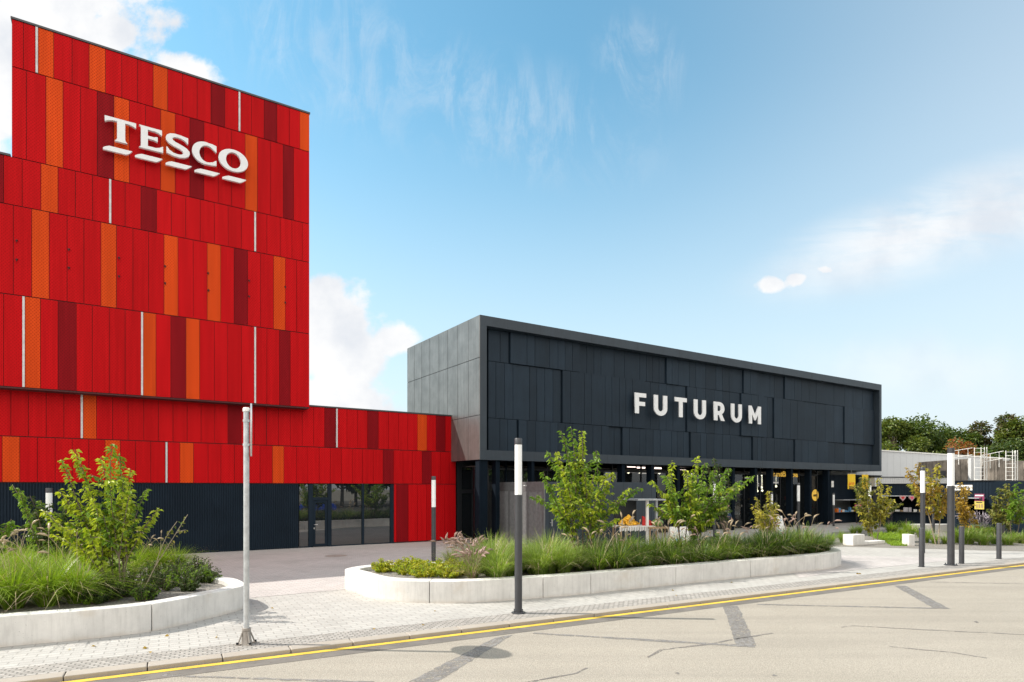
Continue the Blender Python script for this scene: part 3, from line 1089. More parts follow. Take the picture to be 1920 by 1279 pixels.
ue2 = U(1556, VF - 0.12)
b.box(0.8, ue2, 5.0, 5.1, 0.0, zb0)
b.box(0.8, ue2, -VG + 0.2, 5.0, -0.03, 0.012)
b.box(0.8, ue2, -VG + 0.2, 5.0, zb0 - 0.25, zb0 - 0.2)
b.box(ue2, ue2 + 0.1, -VG + 0.2, 5.0, 0, zb0)
b.build('shop_room', M['inside'], fut)
sh = MB()
for k, px in enumerate((1010, 1180, 1240, 1290, 1345, 1395, 1425, 1456, 1494, 1530)):
    x = U(px, VF - 2.2)
    for lv in range(4):
        sh.box(x, x + 0.9, 0.2, 0.55, 0.3 + lv * 0.48, 0.33 + lv * 0.48, 0)
        for j in range(6):
            if rnd.random() < 0.75:
                sh.box(x + 0.05 + j * 0.14, x + 0.15 + j * 0.14, 0.22, 0.42, 0.33 + lv * 0.48, 0.33 + lv * 0.48 + rnd.uniform(0.12, 0.3), rnd.choice((1, 2, 3, 4)))
sh.build('display_shelf', [M['wood'], M['sunny'], M['redpaint'], M['wpaint'], M['melon']], fut)
for px, py in ((1419, 890), (1429, 889), (1430, 914), (1422, 921), (1431, 920), (1457, 912), (1500, 911), (1528, 911), (1180, 876), (1200, 881), (1238, 880), (1300, 884), (1350, 885)):
    b = MB()
    x, z = U(px, VF - 3), min(Z(px, py, VF - 3), zb0 - 0.35)
    b.ball((x, 0.25, z), 0.075, 8, 5)
    b.tube([(x, 0.25, z + 0.05), (x, 0.25, zb0 - 0.26)], 0.008, 5, 0)
    b.build('ceiling_lamp', M['bulb'], fut)
# strip lights seen through the first shop windows
b = MB()
for px, py in ((1185, 875), (1203, 877), (1185, 885), (1205, 887), (1234, 878), (1236, 886), (1425, 907), (1425, 911), (1495, 940), (1495, 946), (1455, 905), (1530, 906), (1280, 882), (1345, 888), (1345, 893), (1400, 896)):
    x, z = U(px, VF - 3), Z(px, py, VF - 3)
    b.box(x - 0.34, x + 0.34, 0.2, 0.24, z - 0.045, z + 0.045)
b.build_each('strip_lamp', emit('strip_lamp', (1.0, 0.80, 0.72), 1.6), fut)
# gold lettering above the bakery windows, round yellow emblem on a pane
text_mesh('window_lettering', 'ale cestička', 0.46, 0.02, M['gold'], fut, ((U(1451, VG) + U(1475, VG)) / 2, -VG + 0.06, Z(1460, 889.5, VG)), bold=0.016, sx=0.88)
text_mesh('window_lettering', 'ova', 0.46, 0.02, M['gold'], fut, (U(1492, VG), -VG + 0.06, Z(1491, 890.5, VG)), bold=0.016)
b = MB()
xc, zc = U(1530.5, VG), Z(1530.5, 928.5, VG)
b.add([(xc + 0.42 * cos(t * pi / 14), -VG + 0.08, zc + 0.42 * sin(t * pi / 14)) for t in range(28)], [tuple(range(27, -1, -1))])
b.build('window_emblem', M['gold'], fut)
text_mesh('window_lettering', 'nstv', 0.30, 0.01, M['black'], fut, (xc, -VG + 0.07, zc), bold=0.01)
# left glazed entrance tucked under the overhang
fe = MB()
xs_ = [U(p_, 0.0) for p_ in (857, 866, 886, 890, 912)]
zd_ = 2.35
for x0, x1 in ((xs_[0], xs_[1]), (xs_[2], xs_[3]), (xs_[4], xs_[4] + 0.1)):
    fe.box(x0, x1, 0.0, 0.12, 0.0, zb0)
fe.box(xs_[1], xs_[2], 0.002, 0.118, zd_, zd_ + 0.2)
fe.box(xs_[3], xs_[4], 0.002, 0.118, zd_, zd_ + 0.2)
fe.box(xs_[1], xs_[4], 0.004, 0.116, zb0 - 0.25, zb0)
eo = fe.build('entrance_frame', M['black'], fut)
for x0, x1, z0, z1 in ((xs_[1], xs_[2], 0.03, zd_), (xs_[3], xs_[4], 0.03, zd_), (xs_[1], xs_[2], zd_ + 0.2, zb0 - 0.25), (xs_[3], xs_[4], zd_ + 0.2, zb0 - 0.25)):
    g = MB()
    g.box(x0 + 0.002, x1 - 0.002, 0.05, 0.07, z0, z1)
    g.build('entrance_pane', M['glass'], eo)
g = MB()
g.tube([(xs_[3] + 0.09, -0.05, 0.3), (xs_[3] + 0.09, -0.05, 2.2)], 0.018, 8)
g.build('door_handle', M['steel'], eo)
b = MB()
b.box(xs_[4] + 0.102, xs_[4] + 0.16, -VG - 0.0, 0.12, 0.0, zb0)
b.build('return_wall', M['fin'], fut)

# white raised lettering
VL = VP_ + 0.42
fs = thing('mall_sign', 'white raised sans serif letters FUTURUM on the black panelled front', 'sign', LOC(0, VL), FROT)
zt_, zb_ = Z(1190, 736, VL), Z(1193, 775, VL)
st = 0.33
SW = 0.36
F2 = [[(0, 1), (1, 1), (1, .80), (SW, .80), (SW, .58), (.9, .58), (.9, .38), (SW, .38), (SW, 0), (0, 0)]]
U2 = [[(0, 1), (.30, 1), (.30, .38)] + arc(.5, .36, .20, .16, 180, 360, 12) + [(.70, .38), (.70, 1), (1, 1), (1, .38)] + arc(.5, .36, .5, .38, 0, -180, 18) + [(0, .38)]]
T2 = [[(0, 1), (1, 1), (1, .79), (.66, .79), (.66, 0), (.34, 0), (.34, .79), (0, .79)]]
R2 = [[(0, 1), (.5, 1)] + arc(.5, .66, .46, .34, 90, -62, 14) + [(1.0, 0), (.64, 0), (.44, .30), (.33, .30), (.33, 0), (0, 0)], [(.33, .80), (.48, .80)] + arc(.48, .655, .15, .145, 90, -90, 8) + [(.33, .51)]]
M2 = [[(0, 1), (.22, 1), (.5, .52), (.78, 1), (1, 1), (1, 0), (.74, 0), (.74, .52), (.56, .2), (.44, .2), (.26, .52), (.26, 0), (0, 0)]]
for outl, xa, xb in ((F2, 1190, 1211), (U2, 1225.8, 1250.5), (T2, 1264.8, 1287), (U2, 1300.8, 1323.2), (R2, 1338, 1358.5), (U2, 1370.5, 1390.5), (M2, 1403.7, 1426.3)):
    place_letter('letter', outl, U(xa, VL), U(xb, VL), zb_, zt_, fs, 0.06, M['white'])

# ------------------------------------------------------------------ service enclosure in front of the black building
enc = thing('service_enclosure', 'grey ribbed metal screen enclosure standing against the black building behind the long planter', 'enclosure', O, FROT)
ua, ub, va, vb = 1.5, U(1230, 5.8), 1.75, 5.8
he = 2.9
b = MB()
b.box(ua, ua + 0.06, -vb, -va, 2.48, he)
for v0, v1 in ((va, va + 0.14), (2.9, 3.05), (4.0, 4.12), (4.5, 4.62), (vb - 0.14, vb)):
    b.box(ua - 0.01, ua + 0.062, -v1, -v0, 0.0, 2.48)
b.build('gate_frame', mat('gate_frame_grey', (0.17, 0.17, 0.175), 0.4, 0.3), enc)
b = MB()
v = va + 0.15
while v < vb - 0.16:
    b.box(ua + 0.005, ua + 0.05, -v - 0.06, -v, 0.06, 2.476)
    v += 0.10
b.build('gate_slats', mat('gate_grey', (0.27, 0.27, 0.275), 0.4, 0.3), enc)
b = MB()
b.box(ua + 0.065, ub, -vb, -vb + 0.06, 0.0, he)
x = ua + 0.3
while x < ub:
    b.box(x, x + 0.012, -vb - 0.004, -vb, 0.02, he - 0.02, 1)
    x += 0.62
b.box(ub - 0.06, ub, -vb + 0.062, -VG - 0.1, 0.0, he)
fw = b.build('front_screen', [M['frame'], M['black']], enc)
g = MB()
xh = U(1035, vb)
zh = 1.1
g.tube([(xh, -vb, zh), (xh, -vb - 0.05, zh), (xh - 0.14, -vb - 0.05, zh)], 0.014, 6)
g.box(xh - 0.025, xh + 0.025, -vb - 0.012, -vb, zh - 0.16, zh + 0.14)
g.build('door_handle', M['steel'], enc)
b = MB()
for v, z in ((4.28, 2.72), (4.42, 2.72)):
    b.ball((ua - 0.012, -v, z), 0.03, 8, 5)
b.build_each('bolt', M['steel'], enc)


# ------------------------------------------------------------------ lamps, bollards, post
def lamp(px, D, ytop, ytube, dia, label, flange=False, tubecap=None, base=0.0):
    p = Vector(((px - CX) / F_PX * D, D, base))
    zt_ = CAMH + (HOR - ytop) / F_PX * D
    zu = CAMH + (HOR - ytube) / F_PX * D
    t = thing('street_lamp', label, 'street lamp', p, 0, 'column lamps with a white tube head')
    r = dia / 2
    b = MB()
    b.lathe([(r, 0), (r, zu - 0.10), (r * 1.04, zu - 0.10), (r * 1.04, zu - 0.085), (r, zu - 0.085), (r, zu)], 20)
    b.build('pole', M['lampgrey'], t, True)
    b = MB()
    b.lathe([(r * 0.96, zu + 0.002), (r * 0.96, zt_ - 0.13 * dia / 0.155)], 20)
    b.build('diffuser', M['diffuser'], t, True)
    b = MB()
    c0 = zt_ - 0.13 * dia / 0.155
    b.lathe([(r, c0 + 0.002), (r, zt_ - 0.01), (r * 0.92, zt_)], 20)
    b.build('cap', M['lampgrey'], t, True)
    if flange:
        b = MB()
        b.lathe([(r * 1.85, 0), (r * 1.85, 0.025), (r * 1.7, 0.03)], 20)
        for k in range(4):
            a = pi / 4 + k * pi / 2
            b.tube([(r * 1.45 * cos(a), r * 1.45 * sin(a), 0.03), (r * 1.45 * cos(a), r * 1.45 * sin(a), 0.075)], 0.016, 6)
        b.build('foot_plate', M['lampgrey'], t)
    return t


lamp(972, F_PX * CAMH / (1150 - HOR), 822, 928, 0.158, 'nearest column lamp, dark grey on the pavement in front of the long planter', True)
lamp(813, 22.0, 893, 951, 0.158, 'column lamp in front of the red panels at the left end of the long planter')
lamp(1783, F_PX * CAMH / (1060 - HOR), 840, 911, 0.215, 'thick tall column lamp on a foot plate beside two bollards near the kerb', True)
lamp(1730, 25.2, 876, 924, 0.172, 'thin column lamp directly behind the leftmost bollard')
lamp(1497, 35.0, 905.5, 940, 0.165, 'column lamp before the dark glazing, behind the right end of the long planter')
lamp(1563, 43.0, 924.5, 947, 0.14, 'small far column lamp in front of the first market stall')
lamp(1447, 40.0, 923, 946, 0.15, 'far column lamp behind the small yellowing tree')
lamp(1339.5, 29.0, 903, 941, 0.125, 'column lamp hidden in the crown of the wide green tree')
lamp(1631, 34.0, 906, 934, 0.15, 'column lamp inside the olive yellow tree by the stalls')
lamp(1750, 36.5, 905, 933, 0.15, 'column lamp behind the orange leaved tree by the stalls')
lamp(92, 17.6, 915, 976, 0.165, 'column lamp behind the leafy tree of the left planter')


def bollard(px, ybase, ytop, label):
    p = G(px, ybase)
    h = (ybase - ytop) / F_PX * p.y
    t = thing('bollard', label, 'bollard', p, 0, 'dark round bollards by the kerb')
    b = MB()
    b.lathe([(0.08, 0), (0.08, h - 0.02), (0.072, h)], 20)
    b.build('post', M['lampgrey'], t, True)
    b = MB()
    b.lathe([(0.105, 0), (0.105, 0.012)], 20)
    b.build('base_ring', M['lampgrey'], t, True)


bollard(1728, 1063, 990, 'leftmost dark bollard, in front of the thin column lamp')
bollard(1803, 1057, 987, 'dark bollard just right of the thick column lamp')
bollard(1873, 1048, 981, 'rightmost dark bollard, alone in front of the grass bed')

p = G(462, 1208)
post = thing('sign_post', 'galvanised steel post with a round road sign seen edge on, at the kerb', 'road sign', p, 0)
D = p.y
ztop = CAMH + (HOR - 772) / F_PX * D
b = MB()
b.lathe([(0.046, 0.1), (0.046, ztop)], 20)
b.build('pole', M['galv'], post, True)
b = MB()
b.lathe([(0.056, ztop + 0.001), (0.056, ztop + 0.05), (0.04, ztop + 0.07)], 16)
b.build('cap', M['wpaint'], post, True)
b = MB()
b.lathe([(0.10, 0.0), (0.085, 0.04), (0.06, 0.22), (0.07, 0.23), (0.07, 0.27), (0.052, 0.275)], 16)
for k in range(4):
    a = pi / 4 + k * pi / 2
    b.box(0.13 * cos(a) - 0.035, 0.13 * cos(a) + 0.035, 0.13 * sin(a) - 0.035, 0.13 * sin(a) + 0.035, 0.0, 0.02)
    b.tube([(0.14 * cos(a), 0.14 * sin(a), 0.02), (0.06 * cos(a), 0.06 * sin(a), 0.22)], 0.014, 6)
b.build('foot', mat('cast_foot', (0.34, 0.31, 0.28), 0.6, 0.4), post, True)
b = MB()
for k in range(4):
    a = pi / 4 + k * pi / 2
    b.tube([(0.15 * cos(a), 0.15 * sin(a), 0.02), (0.15 * cos(a), 0.15 * sin(a), 0.05)], 0.022, 6)
b.build_each('bolt', M['black'], post)
vdir = Vector((p.x, p.y, 0)).normalized()
nrm = Vector((vdir.y, -vdir.x, 0))
zc = CAMH + (HOR - 806) / F_PX * D
rr = 0.44
b = MB()
fr_ = [nrm * 0.085 + vdir * (rr * cos(t * pi / 20)) + Vector((0, 0, zc + rr * sin(t * pi / 20))) for t in range(40)]
bk_ = [nrm * 0.06 + vdir * (rr * cos(t * pi / 20)) + Vector((0, 0, zc + rr * sin(t * pi / 20))) for t in range(40)]
n = 40
b.add(fr_ + bk_, [tuple(range(n)), tuple(range(2 * n - 1, n - 1, -1))] + [(i, n + i, n + (i + 1) % n, (i + 1) % n) for i in range(n)])
b.build('sign_plate', M['galv'], post)
b = MB()
for dz in (-0.25, 0.15):
    b.lathe([(0.054, zc + dz - 0.02), (0.054, zc + dz + 0.02)], 16)
    b.box(0.03, 0.06, -0.03, 0.03, zc + dz - 0.02, zc + dz + 0.02)
b.build_each('clamp', M['galv'], post, False, 2)


# ------------------------------------------------------------------ planters
def catmull(P, n=10, closed=True):
    out = []
    L = len(P)
    for i in range(L):
        p0, p1, p2, p3 = P[i - 1], P[i], P[(i + 1) % L], P[(i + 2) % L]
        for k in range(n):
            t = k / n
            out.append(0.5 * ((2 * p1) + (-p0 + p2) * t + (2 * p0 - 5 * p1 + 4 * p2 - p3) * t * t + (-p0 + 3 * p1 - 3 * p2 + p3) * t ** 3))
    return out


def planter(label, outline, joints, th=0.34, h=0.5, soil=0.40):
    base = sum(outline, Vector((0, 0, 0))) / len(outline)
    t = thing('planter', label, 'planter', base)
    R = [q - base for q in outline]
    n = len(R)
    inn = []
    for i in range(n):
        tg = (R[(i + 1) % n] - R[i - 1]).normalized()
        inn.append(R[i] + Vector((-tg.y, tg.x, 0)) * th)
    # split into blocks at the joints (indices on the outline)
    js = sorted(joints)
    for a, c in zip(js, js[1:] + [js[0] + n]):
        b = MB()
        idx = [k % n for k in range(a, c + 1)]
        O_, I_ = [R[k].copy() for k in idx], [inn[k].copy() for k in idx]
        for L_ in (O_, I_):
            L_[0] += (L_[1] - L_[0]).normalized() * 0.008
            L_[-1] += (L_[-2] - L_[-1]).normalized() * 0.008
        m = len(idx)
        vs = []
        for z in (0, h):
            vs += [(q.x, q.y, z) for q in O_] + [(q.x, q.y, z) for q in I_]
        fs_ = []
        for k in range(m - 1):
            fs_.append((k, k + 1, 2 * m + k + 1, 2 * m + k))
            fs_.append((m + k + 1, m + k, 3 * m + k, 3 * m + k + 1))
            fs_.append((2 * m + k, 2 * m + k + 1, 3 * m + k + 1, 3 * m + k))
        fs_.append((0, 2 * m, 3 * m, m))
        fs_.append((m - 1, 2 * m - 1, 4 * m - 1, 3 * m - 1))
        b.add(vs, fs_)
        b.build('wall_block', M['concrete'], t, True, bevel=0.012)
    b = MB()
    b.sheet([(q.x, q.y, soil) for q in inn])
    b.build('soil', M['soil'], t)
    return t


def closest(L, q):
    return min(range(len(L)), key=lambda i: (L[i] - q).length)


o1 = [Vector(q) for q in ((-15.0, 6.2, 0), (-11.0, 8.55, 0), G(0, 1213.7), G(140, 1201), G(285, 1183.6), G(390, 1160), G(454, 1142.7))]
o1 += [Vector((-6.05, 14.05, 0)), Vector((-6.7, 14.75, 0)), Vector((-7.8, 15.0, 0)), Vector((-11.0, 13.4, 0)), Vector((-15.0, 11.0, 0)), Vector((-16.2, 8.6, 0))]
c1 = catmull(o1)
planter('curved white concrete planter wall at the left edge, beside the steel sign post', c1, [closest(c1, G(285, 1183.6)), closest(c1, Vector((-11.0, 8.55, 0))), closest(c1, o1[8]), closest(c1, o1[11])], 0.32)
o2 = [G(668.7, 1112.5), G(700, 1123), G(745, 1129), G(805, 1131), G(880, 1130.5), G(1018.6, 1121), G(1100, 1113.7), G(1180, 1105.2), G(1267.5, 1096.4), G(1407.5, 1082), G(1530, 1070.0), G(1563, 1065.5), G(1577, 1058)]
o2 += [Vector((11.3, 22.5, 0)), Vector((10.3, 23.1, 0)), Vector((6.0, 21.0, 0)), Vector((0.5, 18.6, 0)), Vector((-2.6, 17.7, 0)), Vector((-3.9, 17.2, 0)), Vector((-4.35, 16.3, 0))]
c2 = catmull(o2)
planter('long white concrete planter wall in the middle of the paving, full of grasses', c2,
        [closest(c2, G(*q)) for q in ((805, 1131), (1018.6, 1121), (1107, 1113), (1267.5, 1096.4), (1407.5, 1082), (1530, 1070))] + [closest(c2, o2[14]), closest(c2, o2[16]), closest(c2, o2[18])], 0.36)
SOIL = 0.40


# ------------------------------------------------------------------ plants
def leaf(mb, p, d, size, r, mi=0, wide=0.55, fold=0.25):
    d = d.normalized()
    s = d.cross(Vector((0, 0, 1)))
    if s.length < 1e-3:
        s = Vector((1, 0, 0))
    s = s.normalized()
    up = s.cross(d).normalized()
    ang = r.uniform(-0.8, 0.8)
    s = s * cos(ang) + up * sin(ang)
    up = s.cross(d).normalized()
    L = size * r.uniform(0.7, 1.25)
    w = L * wide * 0.5
    mid = p + d * L * 0.45
    tip = p + d * L - up * L * 0.18
    lf = mid + s * w + up * w * fold * 2
    rt = mid - s * w + up * w * fold * 2
    mb.add([p, lf, tip, rt], [(0, 1, 2), (0, 2, 3)], mi)


def shoot(stem, lv, pts, r0, r1, size, n, r, start=0.25, spread=1.0, mi=0):
    k = len(pts)
    stem.tube(pts, [r0 + (r1 - r0) * i / (k - 1) for i in range(k)], 5)
    for i in range(n):
        t = start + (1 - start) * (i + r.random()) / n
        f = t * (k - 1)
        j = min(int(f), k - 2)
        p = pts[j].lerp(pts[j + 1], f - j)
        tg = (pts[j + 1] - pts[j]).normalized()
        th = r.uniform(0, 2 * pi)
        d = Vector((cos(th), sin(th), r.uniform(-1.25, 0.1))) * spread + tg * 0.25
        leaf(lv, p + d.normalized() * size * 0.15, d, size, r, mi)


def curve(a, c, r, sag=0.0, k=6, wob=0.04):
    out = []
    L = (c - a).length
    side = Vector((r.uniform(-1, 1), r.uniform(-1, 1), 0)) * L * wob
    for i in range(k + 1):
        t = i / k
        p = a.lerp(c, t)
        p = p + side * sin(pi * t) + Vector((0, 0, sag * L * sin(pi * t)))
        out.append(p)
    return out


def young_tree(label, base, D, tips, leafm, size, dens=26, stems=3, seed=1, barkm='bark', cat='tree', fork=0.2, twigs=4, depth=0.7, mats2=None, r0=0.028):
    """slender many-stemmed tree: each tip is the end of a leafy shoot"""
    r = random.Random(seed)
    t = thing('young_tree', label, cat, base)
    stem, lv = MB(), MB()
    T = []
    for px, py in tips:
        dd = D + r.uniform(-depth, depth)
        T.append(AT(px, py, dd) - base)
    zt_ = max(q.z for q in T)
    hubs = []
    for s in range(stems):
        a = 2 * pi * s / stems + r.uniform(-.4, .4)
        cx = sum(q.x for q in T) / len(T)
        hub = Vector((cx * fork + 0.22 * cos(a) * zt_ * 0.35, 0.2 * sin(a) * zt_ * 0.35, zt_ * r.uniform(fork - 0.07, fork + 0.1)))
        foot = Vector((0.09 * cos(a), 0.09 * sin(a), 0))
        stem.tube(curve(foot, hub, r, 0, 5), [r0, r0 * .93, r0 * .86, r0 * .8, r0 * .75, r0 * .7], 7)
        hubs.append(hub)
    for q in T:
        h = min(hubs, key=lambda g: (Vector((g.x, g.y, 0)) - Vector((q.x * 0.4, q.y * 0.4, 0))).length + r.uniform(0, .3))
        h = h.copy()
        if q.z < h.z + 0.2:
            h = h.lerp(Vector((0, 0, max(0.15, q.z * 0.5))), 0.6)
        pts = curve(h, q, r, 0.06, 7, 0.05)
        L = (q - h).length
        nl = int(dens * L / size * 0.20)
        shoot(stem, lv, pts, r0 * 0.55, 0.006, size, nl, r, 0.22, 1.0, r.choice((0, 0, 1)) if mats2 else 0)
        for k in range(twigs):
            f = r.uniform(0.15, 0.8)
            i = int(f * 7)
            a0 = pts[i]
            th = r.uniform(0, 2 * pi)
            ll = L * r.uniform(0.08, 0.2)
            e_ = a0 + Vector((cos(th) * ll, sin(th) * ll, ll * r.uniform(0.0, 0.9)))
            shoot(stem, lv, curve(a0, e_, r, 0.05, 4), 0.009, 0.004, size, max(8, int(dens * ll / size * 0.22)), r, 0.1, 1.0, r.choice((0, 1)) if mats2 else 0)
    stem.build('trunk', M[barkm], t, True)
    lv.build('crown', [M[leafm]] + ([M[mats2]] if mats2 else []), t)
    return t


def ground_at(px, D, z=0.0):
    return Vector(((px - CX) / F_PX * D, D, z))


A7 = lambda l: [(960 + .2737 * x, 780 + .2737 * y) for x, y in l]
young_tree('bright green young tree standing tallest in the long planter', ground_at(1094, 18.0, SOIL), 18.0,
           A7([(335, 100), (405, 80), (480, 100), (575, 235), (235, 240), (300, 240), (215, 385), (135, 550), (310, 690), (700, 385), (565, 400), (880, 490), (800, 490), (450, 250),
               (380, 370), (640, 430), (440, 430), (500, 330), (260, 560), (360, 600), (640, 600), (720, 700), (530, 520), (240, 470), (330, 500), (450, 560)]), 'leafy', 0.135, 30, 5, 3, mats2='leaf', depth=0.8, twigs=5)
young_tree('wide dark green young tree to the right in the long planter', ground_at(1282, 20.0, SOIL), 20.0,
           A7([(1095, 310), (1040, 410), (950, 440), (1270, 275), (1190, 370), (1480, 360), (1550, 445), (1650, 412), (945, 600), (1065, 590), (1390, 370), (1320, 320), (1240, 400), (1300, 460),
               (1440, 480), (1180, 500), (1120, 620), (1480, 560), (1260, 560), (1340, 560), (1400, 600), (1080, 500), (1220, 640)]), 'leaf', 0.14, 30, 5, 8, mats2='leafy', depth=0.9, twigs=5)
young_tree('dark leaved thin tree rising behind the wide green tree', ground_at(1345, 24.5), 24.5,
           A7([(1380, 285), (1480, 355), (1410, 330), (1450, 390), (1340, 340)]), 'leafd', 0.13, 26, 1, 12, depth=0.4, twigs=3)
young_tree('small yellowing tree before the dark glazing, at the back of the long planter', ground_at(1442, 23.6, SOIL - 0.1), 23.6,
           A7([(1755, 510), (1680, 560), (1650, 610), (1815, 600), (1700, 640), (1740, 600), (1780, 660), (1830, 680), (1690, 700), (1730, 720), (1670, 660)]), 'leafo', 0.12, 30, 3, 21, 'paletwig', depth=0.5, twigs=4, r0=0.02, mats2='leafmix')
A3 = lambda l: [(.2815 * x, 820 + .2815 * y) for x, y in l]
young_tree('large yellow green tree with arching shoots in the left planter', ground_at(226, 12.7, SOIL), 12.7,
           A3([(410, 145), (495, 80), (670, 130), (745, 40), (790, 110), (870, 210), (280, 480), (340, 540), (390, 350), (480, 430), (1060, 470), (980, 340), (820, 280), (870, 340), (360, 650), (560, 480), (620, 400), (690, 520), (760, 430), (580, 600), (450, 560), (660, 640), (560, 330), (1010, 560), (830, 520)]),
           'leafy', 0.115, 30, 6, 33, depth=0.7, twigs=4, mats2='leaf', r0=0.02)
young_tree('bare twig with a few leaves leaning right out of the left planter', ground_at(252, 12.6, SOIL), 12.6, A3([(1250, 515), (1180, 560)]), 'leafmix', 0.08, 5, 1, 35, 'paletwig', 'shrub', 0.3, 1, 0.15, r0=0.014)
young_tree('dark green tree in the shade behind the left planter', ground_at(100, 16.2, SOIL), 16.2,
           A3([(85, 320), (130, 360), (200, 390), (190, 560), (270, 420), (480, 360), (430, 430), (240, 500), (330, 440), (390, 520), (300, 600), (210, 620)]), 'leafd', 0.12, 34, 3, 37, depth=0.8, twigs=4, mats2='leaf')
young_tree('leafy shoot reaching in at the left edge above the planter', ground_at(-70, 12.0, SOIL), 12.0, [(21, 974), (12, 985), (-20, 950), (-60, 900), (-80, 930)], 'leaf', 0.11, 26, 2, 39, depth=0.3)
A2 = lambda l: [(1540 + .1563 * x, 880 + .1563 * y) for x, y in l]
young_tree('olive yellow tree with two leafy stems in front of the market stalls', ground_at(1641, 30.5), 30.5,
           A2([(430, 170), (500, 95), (545, 95), (690, 105), (820, 205), (470, 270), (430, 420), (860, 360), (960, 400), (700, 300), (580, 330), (520, 420), (640, 420), (760, 330), (700, 480), (560, 520), (620, 620), (500, 600), (540, 700), (740, 560)]),
           'leafo', 0.17, 36, 2, 41, 'paletwig', depth=0.5, fork=0.2, twigs=3, mats2='leafmix')
A27 = lambda l: [(1680 + .125 * x, 800 + .125 * y) for x, y in l]
young_tree('brown orange tree between the two tall column lamps', ground_at(1758, 29.0), 29.0,
           A27([(180, 620), (320, 540), (430, 590), (620, 560), (200, 850), (260, 960), (600, 800), (720, 900), (560, 900), (480, 980), (760, 1000), (500, 760), (350, 900), (640, 1080), (480, 1120), (700, 1180), (560, 1240)]),
           'leafbr', 0.17, 32, 2, 43, 'paletwig', depth=0.5, fork=0.3, twigs=3, mats2='leafo')
young_tree('low orange tree right of the thick column lamp', ground_at(1822, 31.0), 31.0,
           A27([(960, 840), (900, 960), (1010, 900), (1000, 1060), (930, 1120), (1060, 1180), (1140, 1240)]), 'leafbr', 0.16, 30, 2, 45, 'paletwig', depth=0.4, twigs=3)
A28 = lambda l: [(1720 + .172 * x, 840 + .172 * y) for x, y in l]
young_tree('small green tree in front of the end of the last stall', ground_at(1884, 32.0), 32.0,
           A28([(970, 385), (850, 520), (780, 660), (900, 430), (930, 540), (880, 620), (840, 700), (940, 640)]), 'leafmix', 0.17, 34, 2, 47, depth=0.5, twigs=4)
young_tree('green tree at the right edge beside the black bin', ground_at(1900, 31.0), 31.0,
           A28([(1080, 385), (1130, 560), (1050, 480), (1150, 450), (1100, 620), (1060, 560), (1160, 640), (1000, 600)]), 'leaf', 0.17, 34, 2, 49, depth=0.5, twigs=4, mats2='leafmix')


def tuft_mesh(n, L, arch, wdt, r, spread=0.10, mi=0, mb=None):
    b = mb or MB()
    for i in range(n):
        th = r.uniform(0, 2 * pi)
        rad = spread * sqrt(r.random())
        p = Vector((cos(th) * rad, sin(th) * rad, 0))
        th2 = th + r.uniform(-0.7, 0.7)
        out = Vector((cos(th2), sin(th2), 0))
        l = L * r.choice((r.uniform(0.35, 0.8), r.uniform(0.6, 1.15), r.uniform(0.7, 1.05)))
        lean = arch * r.choice((r.uniform(0.15, 0.7), r.uniform(0.4, 1.15), r.uniform(0.9, 1.35)))
        sd_ = Vector((-out.y, out.x, 0)) * wdt * 0.5
        pts = []
        for k in range(5):
            t = k / 4
            pts.append(p + out * (l * lean * t ** 1.7) + Vector((0, 0, l * (t - 0.42 * lean * t ** 2.6))))
        vs = []
        for k, q in enumerate(pts):
            f = (1 - (k / 4) ** 2.0) * 0.9 + 0.1
            vs += [q - sd_ * f, q + sd_ * f]
        b.add(vs, [(2 * k, 2 * k + 1, 2 * k + 3, 2 * k + 2) for k in range(4)], mi)
    return b


def plumes(n, L, r, arch=0.5, mi=0, size=0.03, length=0.22, spread=0.1):
    b = MB()
    for i in range(n):
        th = r.uniform(0, 2 * pi)
        out = Vector((cos(th), sin(th), 0))
        l = L * r.uniform(0.85, 1.15)
        ar = arch * r.uniform(0.3, 1.1)
        pts = [out * spread * r.random() + out * (l * ar * t ** 1.8) + Vector((0, 0, l * (t - 0.35 * ar * t ** 3))) for t in (0, .25, .5, .75, .9, 1.0)]
        b.tube(pts, 0.004, 4, mi)
        # feathery seed head
        tg = (pts[-1] - pts[-2]).normalized()
        p = pts[-1]
        q = []
        for k in range(6):
            q.append(p.copy())
            tg = (tg + out * 0.14 - Vector((0, 0, 0.16))).normalized()
            p = p + tg * length / 5
        b.tube(q, [size * f for f in (0.25, .7, .9, .8, .5, .1)], 6, mi)
        for k in range(26):
            j = r.randrange(5)
            c = q[j].lerp(q[j + 1], r.random())
            dd = Vector((r.uniform(-1, 1), r.uniform(-1, 1), r.uniform(-.3, .8)))
            e_ = c + dd.normalized() * size * 1.7
            s_ = dd.cross(Vector((0, 0, 1))).normalized() * 0.004
            b.add([c - s_, c + s_, e_], [(0, 1, 2)], mi)
    return b


def grass_kind(label, group, n, L, arch, wdt, m, seed, pl=0, plm='plume', plL=1.2, spread=0.10, m2=None):
    """three variants of a grass tuft, parked as first copies"""
    out = []
    for k in range(3):
        r = random.Random(seed + k)
        t = thing('grass_tuft', label, 'ornamental grass', (0, 0, -50), 0, group)
        bb = tuft_mesh(int(n * 0.8), L, arch, wdt, r, spread)
        if m2:
            tuft_mesh(int(n * 0.4), L * 0.95, arch * 1.2, wdt, r, spread, 1, bb)
        tuft_mesh(max(8, int(n * 0.10)), L * 1.08, arch * 1.25, wdt * 0.8, r, spread, 2, bb)      # dry blades
        bb.build('blades', [M[m], M[m2 or m], M['plume']], t)
        if pl:
            plumes(pl, L * plL, r, 0.45).build('seed_heads', M[plm], t)
        out.append([t, False])
    return out


